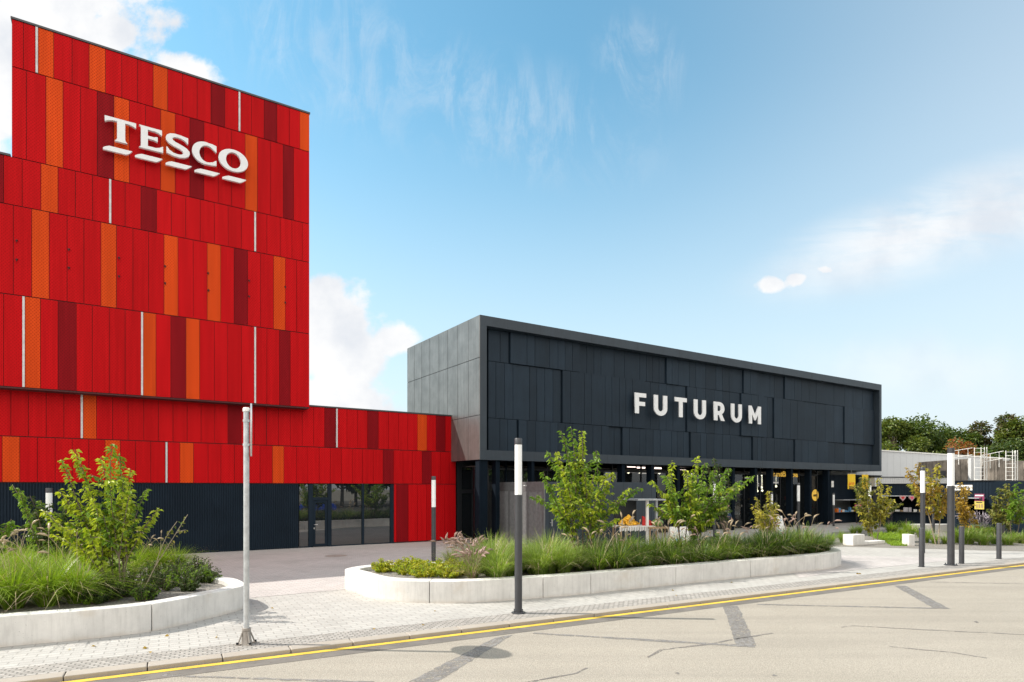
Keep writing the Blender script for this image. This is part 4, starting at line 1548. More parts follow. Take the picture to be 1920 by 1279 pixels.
def put(kind, loc, r, scale=1.0, rot=None):
    e = r.choice(kind)
    rot = r.uniform(0, 2 * pi) if rot is None else rot
    if not e[1]:
        e[1] = True
        e[0].location = loc
        e[0].rotation_euler = (0, 0, rot)
        e[0].scale = (scale,) * 3
        return e[0]
    return dup(e[0], loc, rot, scale)


def inside(poly, p, margin=0.0):
    c = False
    n = len(poly)
    j = n - 1
    for i in range(n):
        a, d = poly[i], poly[j]
        if (a.y > p.y) != (d.y > p.y) and p.x < (d.x - a.x) * (p.y - a.y) / (d.y - a.y) + a.x:
            c = not c
        j = i
    if not c:
        return False
    return min((Vector((a.x, a.y, 0)) - Vector((p.x, p.y, 0))).length for a in poly) > margin


r = random.Random(11)
feather = grass_kind('tuft of fine pale green feathery grass in the long planter', 'feathery grasses of the long planter', 330, 1.0, 0.95, 0.014, 'grasslight', 100, 0, spread=0.14, m2='grass')
sedge = grass_kind('tuft of arching green grass in the front of the long planter', 'green grasses of the long planter', 250, 1.0, 1.1, 0.018, 'grass', 110, 2, 'plume', 1.25, m2='grassdark')
darkg = grass_kind('tuft of dark green grass at the right end of the long planter', 'dark grasses of the long planter', 300, 0.95, 1.0, 0.017, 'grassdark', 120, 1, 'plumep', 1.2, m2='grass', spread=0.14)
pinkg = grass_kind('fountain grass with pinkish brown seed heads at the left end of the long planter', 'pink fountain grasses', 220, 0.72, 0.95, 0.013, 'grass', 130, 16, 'plumep', 1.1, m2='plumep')
longg = grass_kind('tuft of long arching bright grass with straw coloured plumes in the left planter', 'arching grasses of the left planter', 520, 1.30, 1.2, 0.015, 'grassbr', 140, 3, 'plume', 1.12, spread=0.16, m2='grass')
brightg = grass_kind('bright green upright grass tuft in the gravel bed by the stalls', 'grass tufts of the gravel bed', 200, 0.75, 0.7, 0.016, 'grassbr', 150, 0, m2='grass')
bedg = grass_kind('low olive green grass mound in the bed at the right edge', 'grass mounds of the right hand bed', 240, 0.72, 0.9, 0.018, 'grass', 160, 0, m2='grasslight', spread=0.2)


def P2(px, py):
    """a spot on the soil of the long planter seen at that place"""
    return G(px, py, SOIL)


spots = []
for i in range(2600):                          # scatter over the long planter with a spacing
    q = Vector((r.uniform(-4.5, 11.5), r.uniform(14, 23.3), SOIL))
    if not inside(c2, q, 0.46):
        continue
    if any((q - s).length < 0.36 for s in spots):
        continue
    spots.append(q)
for q in spots:
    px = CX + F_PX * q.x / q.y
    py = HOR + F_PX * (CAMH - SOIL) / q.y
    u_ = (q - O).dot(DU)
    v_ = (q - O).dot(DN)
    front = min((q - c).length for c in c2)
    if front < 0.62 and px > 1060 and r.random() < 0.5:
        continue                               # bare gravel shows between the front tufts
    if px < 880 and py > 1060 + (px - 700) * 0.03:
        continue                               # the lime ground cover grows here
    if px < 905:
        put(pinkg, q, r, r.uniform(0.8, 1.05))
    elif px < 1080:
        put(feather, q, r, r.uniform(0.75, 1.25))
    elif px < 1310:
        if py > 1050 and r.random() < 0.25:
            continue
        put(sedge if r.random() < 0.8 else darkg, q, r, r.uniform(0.62, 1.12))
    elif px < 1430:
        if r.random() < 0.45:
            put(sedge, q, r, r.uniform(0.75, 0.95))
        else:
            put(darkg, q, r, r.uniform(0.75, 1.0))
    else:
        put(darkg if r.random() < 0.85 else sedge, q, r, r.uniform(0.7, 1.18))


def bush(name, label, cat, loc, rx, ry, h, leafm, size, n, seed, group=None, mats2=None, stems=True):
    r = random.Random(seed)
    t = thing(name, label, cat, loc, 0, group)
    lv, stm = MB(), MB()
    for k in range(max(10, n // 40)):
        th = r.uniform(0, 2 * pi)
        f = sqrt(r.random())
        x, y = rx * f * cos(th), ry * f * sin(th)
        top = Vector((x, y, h * (1 - 0.55 * f * f) * r.uniform(0.6, 1.05)))
        pts = curve(Vector((x * 0.35, y * 0.35, 0)), top, r, 0.0, 4, 0.12)
        shoot(stm, lv, pts, 0.007, 0.003, size, 40, r, 0.15, 1.0, r.choice((0, 0, 1)) if mats2 else 0)
    stm.build('twigs', M['bark'], t)
    lv.build('foliage', [M[leafm]] + ([M[mats2]] if mats2 else []), t)
    return t


# lime coloured ground cover, many low cushions
for i, (px, py) in enumerate(((735, 1070), (765, 1077), (800, 1081), (838, 1082), (865, 1078), (748, 1064), (785, 1068), (825, 1070), (855, 1069), (718, 1072), (770, 1072), (812, 1076), (875, 1072))):
    q = G(px, py, SOIL)
    if not inside(c2, q, 0.36):
        q += (Vector((-1.0, 16.6, SOIL)) - q).normalized() * 0.35
    bush('ground_cover', 'low cushion of lime yellow leaves at the left end of the long planter', 'ground cover', q, 0.42, 0.42, 0.36, 'sedum', 0.065, 1100, 200 + i, 'lime ground cover cushions', 'leafy')
for i, (px, py, s) in enumerate(((1290, 1046, .8), (1330, 1042, .9), (1370, 1040, .9), (1410, 1036, .8), (1450, 1030, .9), (1495, 1026, .8), (1350, 1024, .9), (1430, 1018, .9))):
    bush('shrub', 'low dark leaved shrub among the grasses right of centre in the long planter', 'shrub', G(px, py, SOIL), 0.5 * s, 0.45 * s, 0.72 * s, 'leafd', 0.085, 800, 230 + i, 'dark shrubs of the long planter', 'leaf')
for px, py in ((742, 1058), (765, 1055), (790, 1060), (815, 1056), (840, 1061), (862, 1056), (880, 1062), (755, 1050), (802, 1049), (850, 1048)):
    q = P2(px, py)
    if inside(c2, q, 0.4):
        put(pinkg, q, r, r.uniform(0.75, 1.0))
# left planter
for i, (px, py, s) in enumerate(((25, 1141, 1.0), (90, 1136, 1.0), (145, 1130, 1.0), (55, 1118, 1.0), (-25, 1143, 1), (110, 1108, 1), (-60, 1135, 1), (30, 1092, .95), (-30, 1100, 1), (120, 1078, .9), (170, 1070, .85), (60, 1070, .9), (255, 1075, .8), (300, 1072, .78), (330, 1070, .75), (275, 1062, .75), (210, 1090, .7), (0, 1068, .9))):
    put(longg, G(px, py, SOIL), r, s * 0.9)
for i, (px, py, s, lab) in enumerate(((205, 1126, .9, ''), (250, 1118, 1.0, ''), (300, 1108, .9, ''), (345, 1099, 1.05, ''), (375, 1090, .8, ''), (175, 1132, .6, ''), (230, 1104, .9, ''), (285, 1092, .95, ''), (330, 1084, .9, ''), (190, 1110, .8, ''), (392, 1092, .7, ''), (372, 1078, .9, ''), (320, 1098, .8, ''), (352, 1108, .55, ''), (270, 1126, .6, ''))):
    bush('shrub', 'low dark rose like shrub along the front of the left planter', 'shrub', G(px, py, SOIL), 0.46 * s, 0.42 * s, 0.62 * s, 'leafd', 0.05, 1500, 260 + i, 'low shrubs of the left planter', 'leaf')

# ------------------------------------------------------------------ right hand bed
b = MB()
b.sheet([G(px, py, 0.005) for px, py in ((1545, 1024), (1920, 1034), (2050, 1036), (2050, 985), (1700, 990), (1560, 998))])
structure(b.build('gravel_bed', M['soil']))
blk = thing('block_wall', 'short cream concrete block wall ending at the left of the bright ground cover', 'low wall', G(1610, 1023), 0.45)
b = MB()
b.prism([(-0.40, -0.02), (0.40, -0.02), (0.40, 0.42), (-0.40, 0.5)], 0, 0.5)
b.build('block', M['concrete'], blk, bevel=0.02)
b = MB()
b.prism([(0.402, 0.0), (1.9, 0.0), (1.9, 0.4), (0.402, 0.4)], 0, 0.16)
b.build('footing', M['concrete'], blk, bevel=0.02)
b = MB()
b.box(-0.14, 0.14, -0.05, 0.45, 0, 0.52)
blo = b.build('block_wall', M['concrete'], bevel=0.02, loc=G(1708.5, 1024))
tag(blo, 'narrow upright cream concrete block left of the leftmost bollard', 'low wall')
b = MB()
b.box(-2.2, 2.2, 0, 0.45, 0, 0.45)
ben = b.build('bench', M['concrete'], bevel=0.02, loc=G(1776, 997))
tag(ben, 'low cream concrete bench wall in front of the stall with the white sign', 'bench')
# bright creeping ground cover: nobody could count it
r = random.Random(77)
cov = MB()
for i in range(900):
    px, py = r.uniform(1632, 1702), r.uniform(1004, 1024)
    if px < 1632 + (py - 1006) * 2.4:
        continue
    q = G(px, py, 0)
    q.y += 0.0
    tuft_mesh(6, 0.30, 0.9, 0.02, r, 0.10, 0, None)
    bb = tuft_mesh(7, 0.34 * (1 - (py - 1004) / 34), 0.9, 0.02, r, 0.12)
    cov.add([(v[0] + q.x, v[1] + q.y, v[2]) for v in bb.v], bb.f, 0)
tag(cov.build('creeping_grass', M['grassbr']), 'bright green creeping grass spilling between the two concrete blocks', 'ground cover', kind='stuff')
for px, py, s in ((1558, 1020, .9), (1580, 1018, .95), (1600, 1003, .9), (1612, 1000, .8), (1668, 1000, 1.1), (1678, 998, 1.0), (1700, 999, 1.15), (1710, 1003, 1), (1735, 1018, 1.2), (1690, 1005, .8), (1752, 1020, .8), (1725, 1008, 1)):
    put(brightg, G(px, py), r, s)
for px, py, s in ((1798, 1018, 1.3), (1812, 1020, 1.3), (1835, 1016, 1.2), (1822, 1008, 1.3), (1845, 1022, 1.0), (1795, 1010, 1), (1868, 1020, 1.0), (1890, 1022, .9), (1910, 1018, 1.0), (1858, 1004, 1), (1880, 1002, 1), (1835, 1003, 1), (1925, 1020, 1), (1900, 1010, .7), (1775, 1020, .8)):
    put(bedg, G(px, py), r, s)
lv = thing('lavender_bush', 'grey lilac feathery shrub before the stall with the purple poster', 'shrub', G(1838, 1003))
plumes(70, 1.15, random.Random(5), 0.55, 0, 0.03, 0.3, 0.35).build('flower_spikes', M['lav'], lv)
tuft_mesh(150, 0.7, 0.7, 0.012, random.Random(6), 0.4).build('foliage', M['grasslight'], lv)


# ------------------------------------------------------------------ people
def person(label, loc, rot, height, pose, top, trousers, hairm, hair_long=False, vest=None):
    """one skinned figure; clothing grown over the same joints"""
    t = thing('person', label, 'person', loc, rot)
    t.scale = (height / 1.75,) * 3
    J = dict(pelvis=(0, 0, .95), waist=(0, 0, 1.08), chest=(0, 0, 1.30), neck=(0, 0, 1.46), chin=(0, -.01, 1.53), head=(0, -.015, 1.64), crown=(0, -.005, 1.73),
             shl=(.17, 0, 1.40), ell=(.22, .02, 1.14), wrl=(.22, -.08, .92), hal=(.22, -.11, .84), shr=(-.17, 0, 1.40), elr=(-.22, .02, 1.14), wrr=(-.22, -.08, .92), har=(-.22, -.11, .84),
             hil=(.09, 0, .90), knl=(.10, -.02, .50), anl=(.10, .02, .09), tol=(.11, -.15, .03), hir=(-.09, 0, .90), knr=(-.10, -.02, .50), anr=(-.10, .02, .09), tor=(-.11, -.15, .03))
    J.update(pose)
    R = dict(pelvis=.125, waist=.11, chest=.135, neck=.05, chin=.065, head=.088, crown=.06, shl=.06, ell=.042, wrl=.03, hal=.036, shr=.06, elr=.042, wrr=.03, har=.036,
             hil=.085, knl=.058, anl=.04, tol=.03, hir=.085, knr=.058, anr=.04, tor=.03)
    E = [('pelvis', 'waist'), ('waist', 'chest'), ('chest', 'neck'), ('neck', 'chin'), ('chin', 'head'), ('head', 'crown'), ('chest', 'shl'), ('shl', 'ell'), ('ell', 'wrl'), ('wrl', 'hal'),
         ('chest', 'shr'), ('shr', 'elr'), ('elr', 'wrr'), ('wrr', 'har'), ('pelvis', 'hil'), ('hil', 'knl'), ('knl', 'anl'), ('anl', 'tol'), ('pelvis', 'hir'), ('hir', 'knr'), ('knr', 'anr'), ('anr', 'tor')]

    def grow(name, edges, f, m, root, extra=()):
        names = []
        for e in edges:
            for k in e:
                if k not in names:
                    names.append(k)
        me = bpy.data.meshes.new(name)
        vs = [J[k] for k in names]
        ee = [(names.index(a), names.index(c)) for a, c in edges]
        rs = [R[k] * f for k in names]
        for a, bb, ra, rb in extra:               # fingers
            i = len(vs)
            vs += [bb]
            rs += [rb]
            ee.append((names.index(a), i))
        me.from_pydata(vs, ee, [])
        me.materials.append(m)
        o = bpy.data.objects.new(name, me)
        C.objects.link(o)
        o.parent = t
        sk = o.modifiers.new('skin', 'SKIN')
        sk.use_smooth_shade = True
        for i, q in enumerate(me.skin_vertices[0].data):
            q.radius = (rs[i], rs[i])
            q.use_root = (names[i] == root) if i < len(names) else False
        sb = o.modifiers.new('subdivision', 'SUBSURF')
        sb.levels = sb.render_levels = 1
        return o
    fingers = []
    for h in ('hal', 'har'):
        hx, hy, hz = J[h]
        for k in range(4):
            fingers.append((h, (hx - .025 + k * .017, hy - .03, hz - .075 + abs(k - 1.5) * .01), .01, .008))
        fingers.append((h, (hx + (-.045 if h == 'hal' else .045), hy - .035, hz - .03), .011, .009))
    grow('body', E, 1.0, M['skin'], 'pelvis', fingers)
    grow('top', [('pelvis', 'waist'), ('waist', 'chest'), ('chest', 'shl'), ('shl', 'ell'), ('ell', 'wrl'), ('chest', 'shr'), ('shr', 'elr'), ('elr', 'wrr')], 1.18, M[top], 'pelvis')
    if vest:
        grow('vest', [('pelvis', 'waist'), ('waist', 'chest')], 1.42, M[vest], 'pelvis')
    grow('trousers', [('pelvis', 'hil'), ('hil', 'knl'), ('knl', 'anl'), ('pelvis', 'hir'), ('hir', 'knr'), ('knr', 'anr')], 1.16, M[trousers], 'pelvis')
    b = MB()
    hx, hy, hz = J['head']
    b.ball((hx, hy + .022, hz + .03), .102, 14, 9, 0, 0.95, 1.0, 1.0)
    if hair_long:
        b.ball((hx, hy + .05, hz - .08), .085, 12, 8, 0, 1.0, .7, 1.5)
    b.build('hair', M[hairm], t, True)
    b = MB()
    b.tube([(hx, hy - .085, hz - .0), (hx, hy - .108, hz - .035)], [.008, .014], 6)
    for s in (-1, 1):
        b.ball((hx + s * .09, hy + .01, hz - .01), .022, 8, 6, 0, .4, 1, 1.4)
    b.build_each('facial_feature', M['skin'], t, True)
    b = MB()
    for s in (-1, 1):
        b.ball((hx + s * .032, hy - .083, hz + .005), .009, 6, 5)
    b.build_each('eye', M['hair'], t, True)
    b = MB()
    b.tube([(hx - .022, hy - .085, hz - .062), (hx + .022, hy - .085, hz - .062)], .006, 5)
    b.build('mouth', M['skin'], t, True)
    return t


person('person in a pink jumper and grey quilted waistcoat leaning on the first stall counter', ground_at(1609, 45.2), 2.5, 1.72,
       dict(elr=(-.25, -.16, 1.18), wrr=(-.2, -.42, 1.12), har=(-.19, -.5, 1.10), ell=(.24, -.16, 1.18), wrl=(.2, -.42, 1.12), hal=(.19, -.5, 1.10)), 'pink', 'darkcloth', 'hair', True, 'greycloth')
person('person in dark blue clothes holding a cup up, standing beyond the wide green tree', ground_at(1364, 35.6), 0.5, 1.76,
       dict(elr=(-.24, -.08, 1.16), wrr=(-.12, -.26, 1.32), har=(-.08, -.3, 1.37)), 'bluecloth', 'darkcloth', 'hair')
person('person with grey hair and a pale jacket at the stall hung with hearts', ground_at(1668, 41.0), 2.6, 1.68,
       dict(elr=(-.25, -.14, 1.18), wrr=(-.2, -.36, 1.10), har=(-.19, -.44, 1.08)), 'palecloth', 'darkcloth', 'hairg')


# ------------------------------------------------------------------ fruit stand and small shop goods
fst = thing('fruit_stand', 'market fruit stand with a grey canopy before the grey enclosure', 'market stand', ground_at(1190, 27.6), FROT * 0.5)
b = MB()
b.box(-0.95, 0.95, -0.45, 0.45, 0.92, 0.97)
b.build('table_top', M['wpaint'], fst)
b = MB()
for k in range(24):
    b.box(-0.95 + k * 0.08, -0.95 + k * 0.08 + 0.05, -0.465, -0.452, 0.74 + (k % 3) * 0.02, 0.94)
b.box(-0.95, 0.95, -0.465, -0.452, 0.93, 0.968)
b.build('fringe', M['wpaint'], fst)
for sx in (-0.85, 0.85):
    for sy in (-0.38, 0.38):
        b = MB()
        b.box(sx - 0.03, sx + 0.03, sy - 0.03, sy + 0.03, 0, 0.918)
        b.build('leg', M['wood'], fst)
b = MB()
b.box(-0.15, 1.25, -0.6, 0.8, 2.08, 2.14)
b.build('canopy', M['galv'], fst)
for sx, sy in ((0.40, -0.4), (1.18, 0.2), (-0.1, 0.6)):
    b = MB()
    b.box(sx - 0.05, sx + 0.05, sy - 0.05, sy + 0.05, 0.0, 2.078)
    b.build('post', M['wpaint'] if sx == 0.40 else M['galv'], fst)
b = MB()
b.box(-0.75, 0.32, 0.45, 0.50, 0.97, 2.05)
b.build('back_board', M['black'], fst)
rr_ = random.Random(3)
fruit = thing('fruit_pile', 'pile of small yellow fruit heaped on the fruit stand', 'fruit', fst.location + Vector((-0.28, -0.05, 0.97)), FROT * 0.5)
b = MB()
for k in range(260):
    z = rr_.random() ** 1.4
    a = rr_.uniform(0, 2 * pi)
    ra = (1 - z) * 0.58 * sqrt(rr_.random())
    b.ball((ra * cos(a), ra * 0.55 * sin(a), 0.04 + z * 0.40), 0.05, 6, 4)
b.build('fruit', M['fruit'], fruit, True)
b = MB()
b.prism([(0, 0), (0.75, 0), (0.0, 0.42)], 0, 0.1)
b.v = [(x, z, y) for x, y, z in b.v]
ob = b.build('red_crate', M['redpaint'], loc=fst.location + Vector((0.32, -0.25, 0.972)))
ob.rotation_euler = (0, 0, FROT * 0.5)
tag(ob, 'sloping red tray beside the yellow fruit', 'tray')
b = MB()
b.ball((0, 0, 0.17), 0.17, 14, 8, 0, 1.55, 1.0, 1.0)
ob = b.build('watermelon', M['melon'], smooth=True, loc=ground_at(1233, 27.4, 0.93))
tag(ob, 'large striped green watermelon right of the red tray', 'fruit')
b = MB()
b.box(-0.45, 0.45, -0.35, 0.35, 0.86, 0.92)
for sx in (-0.4, 0.4):
    for sy in (-0.3, 0.3):
        b.box(sx - 0.025, sx + 0.025, sy - 0.025, sy + 0.025, 0, 0.86)
ob = b.build('side_table', M['wood'], loc=ground_at(1233, 27.4, 0.0))
tag(ob, 'small wooden table carrying the watermelon', 'table')


def board(label, px, D, wdt, h, faces, rot):
    t = thing('sandwich_board', label, 'sandwich board', ground_at(px, D), rot)
    for s in (-1, 1):
        b = MB()
        b.add([(-wdt / 2, s * 0.30, 0), (wdt / 2, s * 0.30, 0), (wdt / 2 * 0.86, s * 0.03, h), (-wdt / 2 * 0.86, s * 0.03, h),
               (-wdt / 2, s * 0.27, 0), (wdt / 2, s * 0.27, 0), (wdt / 2 * 0.86, s * 0.005, h), (-wdt / 2 * 0.86, s * 0.005, h)],
              [(0, 1, 2, 3), (7, 6, 5, 4), (0, 4, 5, 1), (1, 5, 6, 2), (2, 6, 7, 3), (3, 7, 4, 0)])
        o = b.build('board', M['wpaint'], t)
        if s == -1:
            q = MB()
            rq = random.Random(int(px))
            for k in range(9):
                a, c = rq.uniform(-.4, .25), rq.uniform(.1, .85)
                ww, hh = rq.uniform(.06, .16), rq.uniform(.03, .1)
                y = lambda zz: -0.30 + 0.27 * zz - 0.006
                q.add([(a * wdt, y(c), c * h), ((a + ww) * wdt, y(c), c * h), ((a + ww) * wdt, y(c + hh), (c + hh) * h), (a * wdt, y(c + hh), (c + hh) * h)], [(0, 1, 2, 3)], rq.choice((0, 0, 1)))
            q.build('print', [M['bluepaint'], M['greycloth']], o)
    return t


board('white and pale blue leaning board by the fruit stand', 1272, 27.0, 0.95, 0.95, None, 0.2)
board('white sandwich board in front of the dark glazing, right of the small yellowing tree', 1459, 33.0, 0.62, 1.15, None, 0.5)


# yellow banners, notice
def banner(label, px, D, y0, y1, wpx, txt=None):
    wd = wpx / F_PX * D
    zt_, zb_ = CAMH + (HOR - y0) / F_PX * D, CAMH + (HOR - y1) / F_PX * D
    t = thing('banner', label, 'banner', ground_at(px, D, 0), 0.25)
    b = MB()
    b.box(-wd / 2, wd / 2, -0.01, 0.01, zb_, zt_)
    b.build('cloth', M['sunny'], t)
    b = MB()
    b.tube([(-wd / 2 - 0.03, 0, zt_ + 0.01), (wd / 2 + 0.03, 0, zt_ + 0.01)], 0.018, 6)
    b.tube([(0, 0, zt_ + 0.02), (0, 0, 3.93)], 0.008, 5)
    b.build('rail', M['steel'], t)
    if txt:
        text_mesh('lettering', txt[0], 0.36, 0.006, M['orangep'], t, (0.0, -0.016, zb_ + (zt_ - zb_) * 0.38), bold=0.012)
        text_mesh('lettering', txt[1], 0.36, 0.006, M['black'], t, (0.05, -0.016, zb_ + (zt_ - zb_) * 0.12), bold=0.012)
    return t


banner('yellow hanging banner with red and black lettering under the black building', 1596.5, 46.0, 889, 917, 17, ('per', 'zoo'))
banner('second yellow hanging banner, half hidden by the olive yellow tree', 1622, 47.0, 890, 917, 14)
b = MB()
b.box(-0.14, 0.14, -0.01, 0.01, 0, 0.22)
b.box(-0.14, 0.14, -0.01, 0.01, 0.24, 0.45)
ob = b.build('notice', M['wpaint'], loc=LOC(U(1561, VF - 0.3), VF - 0.3, Z(1561, 913.5, VF - 0.3)))
ob.rotation_euler = (0, 0, FROT)
tag(ob, 'small white notice in two sheets beside the yellow banner', 'notice')


# ------------------------------------------------------------------ market stalls
def stall(label, p0, p1, depth, h, zc, zo, seed, awning=True):
    """dark corrugated kiosk between two front corners; hatch open from counter height zc to zo"""
    a, c = Vector(p0), Vector(p1)
    L = (c - a).length
    rot = atan2(c.y - a.y, c.x - a.x)
    t = thing('market_stall', label, 'market stall', a, rot)
    b = MB()
    b.box(0, L, 0, 0.05, 0, zc)
    b.box(0, L, 0, 0.05, zo, h)
    b.box(0, 0.3, 0.002, 0.048, zc, zo)
    b.box(L - 0.35, L, 0.002, 0.048, zc, zo)
    b.box(0, 0.05, 0.052, depth, 0, h - 0.002)
    b.box(L - 0.05, L, 0.052, depth, 0, h - 0.002)
    b.box(0.052, L - 0.052, depth - 0.05, depth, 0, h - 0.002)
    x = 0.06
    while x < L:
        b.box(x, x + 0.05, -0.018, -0.002, 0.0, zc - 0.06)
        b.box(x, x + 0.05, -0.018, -0.002, zo + 0.02, h - 0.02)
        x += 0.16
    b.build('walls', M['navy'], t)
    b = MB()
    b.box(-0.05, L + 0.05, -0.06, depth + 0.05, h, h + 0.05)
    b.build('roof', M['black'], t)
    b = MB()
    b.box(0.3, L - 0.35, -0.3, 0.0, zc, zc + 0.04)
    b.build('counter', M['lampgrey'], t)
    if awning:
        b = MB()
        b.box(0.25, L - 0.30, -0.75, -0.03, zo - 0.02, zo + 0.03)
        b.build('hatch', M['galv'], t)
    r = random.Random(seed)
    return t, L, rot


def goods(stall_t, L, rot, zc, n, seed, cols, label, x0=0.4, x1=None):
    r = random.Random(seed)
    t = thing('stall_goods', label, 'goods', stall_t.location + Vector((0, 0, zc + 0.04)), rot)
    b = MB()
    x = x0
    while x < (x1 or L - 0.5):
        ww = r.uniform(0.12, 0.32)
        hh = r.uniform(0.08, 0.34)
        b.box(x, x + ww, -0.22, -0.22 + r.uniform(0.12, 0.2), 0, hh, r.randrange(len(cols)))
        x += ww + r.uniform(0.01, 0.12)
    b.build('boxes', [M[c] for c in cols], t, bevel=0.01)
    return t


a0 = LOC(U(1557, 1.9), 1.9)
a1 = LOC(U(1652, 1.9), 1.9)
s1, L1, R1 = stall('dark market stall under the right end of the black building', a0, a1, 2.5, 3.6, 0.80, 1.75, 1)
goods(s1, L1, R1, 0.80, 8, 5, ['sunny', 'bluepaint', 'wood', 'wpaint', 'orangep'], 'yellow and blue boxes on the counter of the first stall', 0.5, 3.0)
b0, b1 = ground_at(1648, 42.5), ground_at(1784, 40.0)
s2, L2, R2 = stall('dark market stall hung with two hearts, right of the black building', b0, b1, 3.0, 2.88, 1.02, 2.10, 2)
goods(s2, L2, R2, 1.02, 14, 9, ['wpaint', 'lampgrey', 'palecloth', 'wpaint', 'wood'], 'white and grey goods on the counter of the stall with hearts')
c0, c1_ = ground_at(1786, 37.0), ground_at(1860, 35.2)
s3, L3, R3 = stall('dark market stall with a white name board and a purple poster', c0, c1_, 3.4, 3.02, 1.0, 2.05, 3)
b = MB()
b.add([(L3 + 0.002, -0.02, 0), (L3 + 1.35, 0.55, 0), (L3 + 1.35, 0.55, 3.0), (L3 + 0.002, -0.02, 3.0), (L3 + 0.002, 0.4, 0), (L3 + 1.35, 0.9, 0), (L3 + 1.35, 0.9, 3.0), (L3 + 0.002, 0.4, 3.0)],
      [(0, 1, 2, 3), (1, 5, 6, 2), (5, 4, 7, 6), (3, 2, 6, 7), (4, 0, 3, 7), (0, 4, 5, 1)])
b.build('end_wall', M['navy'], s3)
# hearts hung in the second stall
for k, px in enumerate((1692.5, 1709.5)):
    o = glyph('heart', [[(0.21 * (16 * sin(t) ** 3) / 16, 0.21 * (13 * cos(t) - 5 * cos(2 * t) - 2 * cos(3 * t) - cos(4 * t)) / 16) for t in [2 * pi * i / 40 for i in range(40)]]], 0.05, mat('heart_pink', (0.55, 0.36, 0.36), 0.6), None)
    o.location = ground_at(px, 40.6, 2.6 - 17.5 / F_PX * 40.6)
    o.rotation_euler = (0, 0, 0.1)
    tag(o, ('pink heart with a red centre hanging in the stall, left one' if k == 0 else 'pink heart with a pale centre hanging in the stall, right one'), 'heart decoration')
    q = glyph('heart_centre', [[(0.11 * (16 * sin(t) ** 3) / 16, 0.11 * (13 * cos(t) - 5 * cos(2 * t) - 2 * cos(3 * t) - cos(4 * t)) / 16) for t in [2 * pi * i / 40 for i in range(40)]]], 0.06, M['redpaint'] if k == 0 else M['pink'], o)
    q.parent = o
nb = thing('name_board', 'white board with dark lettering on the last stall', 'sign', ground_at(1803, 35.9, 0), R3)
b = MB()
zb2, zt2 = CAMH + (HOR - 919.5) / F_PX * 35.9, CAMH + (HOR - 909.5) / F_PX * 35.9
b.box(-0.78, 0.56, -0.03, 0.0, zb2, zt2)
b.build('board', M['wpaint'], nb)
text_mesh('lettering', 'THAJSKÁRNA', 0.20, 0.006, M['black'], nb, (-0.08, -0.035, (zb2 + zt2) / 2), bold=0.004, sx=0.85)
po = thing('poster', 'purple and yellow poster beside the hatch of the last stall', 'poster', ground_at(1836.5, 35.2, 0), R3)
zb2, zt2 = CAMH + (HOR - 955) / F_PX * 35.2, CAMH + (HOR - 926) / F_PX * 35.2
b = MB()
b.box(-0.24, 0.24, -0.02, 0.0, zb2, zt2, 0)
b.box(-0.24, 0.24, -0.024, -0.021, zb2, zb2 + (zt2 - zb2) * 0.52, 1)
b.box(-0.21, 0.21, -0.028, -0.025, zt2 - 0.13, zt2 - 0.06, 2)
for k in range(3):
    b.box(-0.16 + k * 0.13, -0.08 + k * 0.13, -0.028, -0.025, zb2 + 0.08, zb2 + 0.28, 3)
b.box(-0.15, 0.15, -0.028, -0.025, zb2 + 0.36, zb2 + 0.41, 4)
b.box(-0.12, 0.0, -0.028, -0.022, zt2 - 0.36, zt2 - 0.26, 4)
b.box(0.07, 0.14, -0.028, -0.022, zt2 - 0.40, zt2 - 0.2, 4)
b.build('sheet', [M['purple'], mat('poster_yellow', (0.55, 0.45, 0.10), 0.5), M['wpaint'], M['wood'], M['black']], po)
# bin, utility post, dome
bn_ = thing('litter_bin', 'black rounded litter bin at the right edge beside the green tree', 'bin', G(1907, 1001))
h = 1.05
b = MB()
b.lathe([(0.30, 0), (0.36, 0.05), (0.40, h * 0.75)], 20)
b.build('bin_body', M['black'], bn_, True)
b = MB()
b.lathe([(0.43, h * 0.75 + 0.002), (0.43, h), (0.36, h + 0.05)], 20)
b.build('lid', M['navy'], bn_, True)
b = MB()
b.box(-0.39, -0.29, -0.33, -0.315, h * 0.8, h * 0.96)
b.build('sticker', M['wpaint'], bn_)
b = MB()
b.box(-0.16, 0.16, -0.12, 0.12, 0, 1.15)
ob = b.build('utility_post', M['lampgrey'], bevel=0.01, loc=G(1876, 1005))
tag(ob, 'grey square utility post behind the rightmost bollard', 'utility post')
dm = thing('floor_dome', 'low dark dome with a grey top on the paving right of the red panels', 'ground lamp', G(862, 1018.5))
b = MB()
b.lathe([(0.34, 0), (0.35, 0.12), (0.33, 0.2)], 20)
b.build('base', M['black'], dm, True)
b = MB()
b.lathe([(0.31, 0.202), (0.26, 0.27), (0.1, 0.31)], 20)
b.build('top', M['galv'], dm, True)

# ------------------------------------------------------------------ pale hall, concrete walls and ladders at the right
p0 = AT(1600, 846, 50.0)
hall = thing('pale_hall', 'long pale grey clad hall with a low annex behind the market stalls', 'building', ground_at(1654, 52.0), FROT)
zh_ = CAMH + 70 / F_PX * 52
b = MB()
b.box(-8, 26, 0, 14, 0, zh_)
b.build('wall', M['wgrey'], hall)
b = MB()
b.box(-8.1, 26.1, -0.08, 14.1, zh_, zh_ + 0.10)
b.build('roof_edge', M['wpaint'], hall)
b = MB()
for k in range(30):
    b.box(-8 + k * 1.1, -8 + k * 1.1 + 0.008, -0.004, 0, 0, zh_)
b.build_each('cladding_joint', mat('joint_grey', (0.36, 0.365, 0.37), 0.6), hall)
an = thing('annex', 'low pale corrugated canopy building between the stalls and the pale hall', 'building', ground_at(1640, 46.5), 0.12)
b = MB()
b.box(0, 6.5, 0, 4, 2.75, 3.42)
x = 0.0
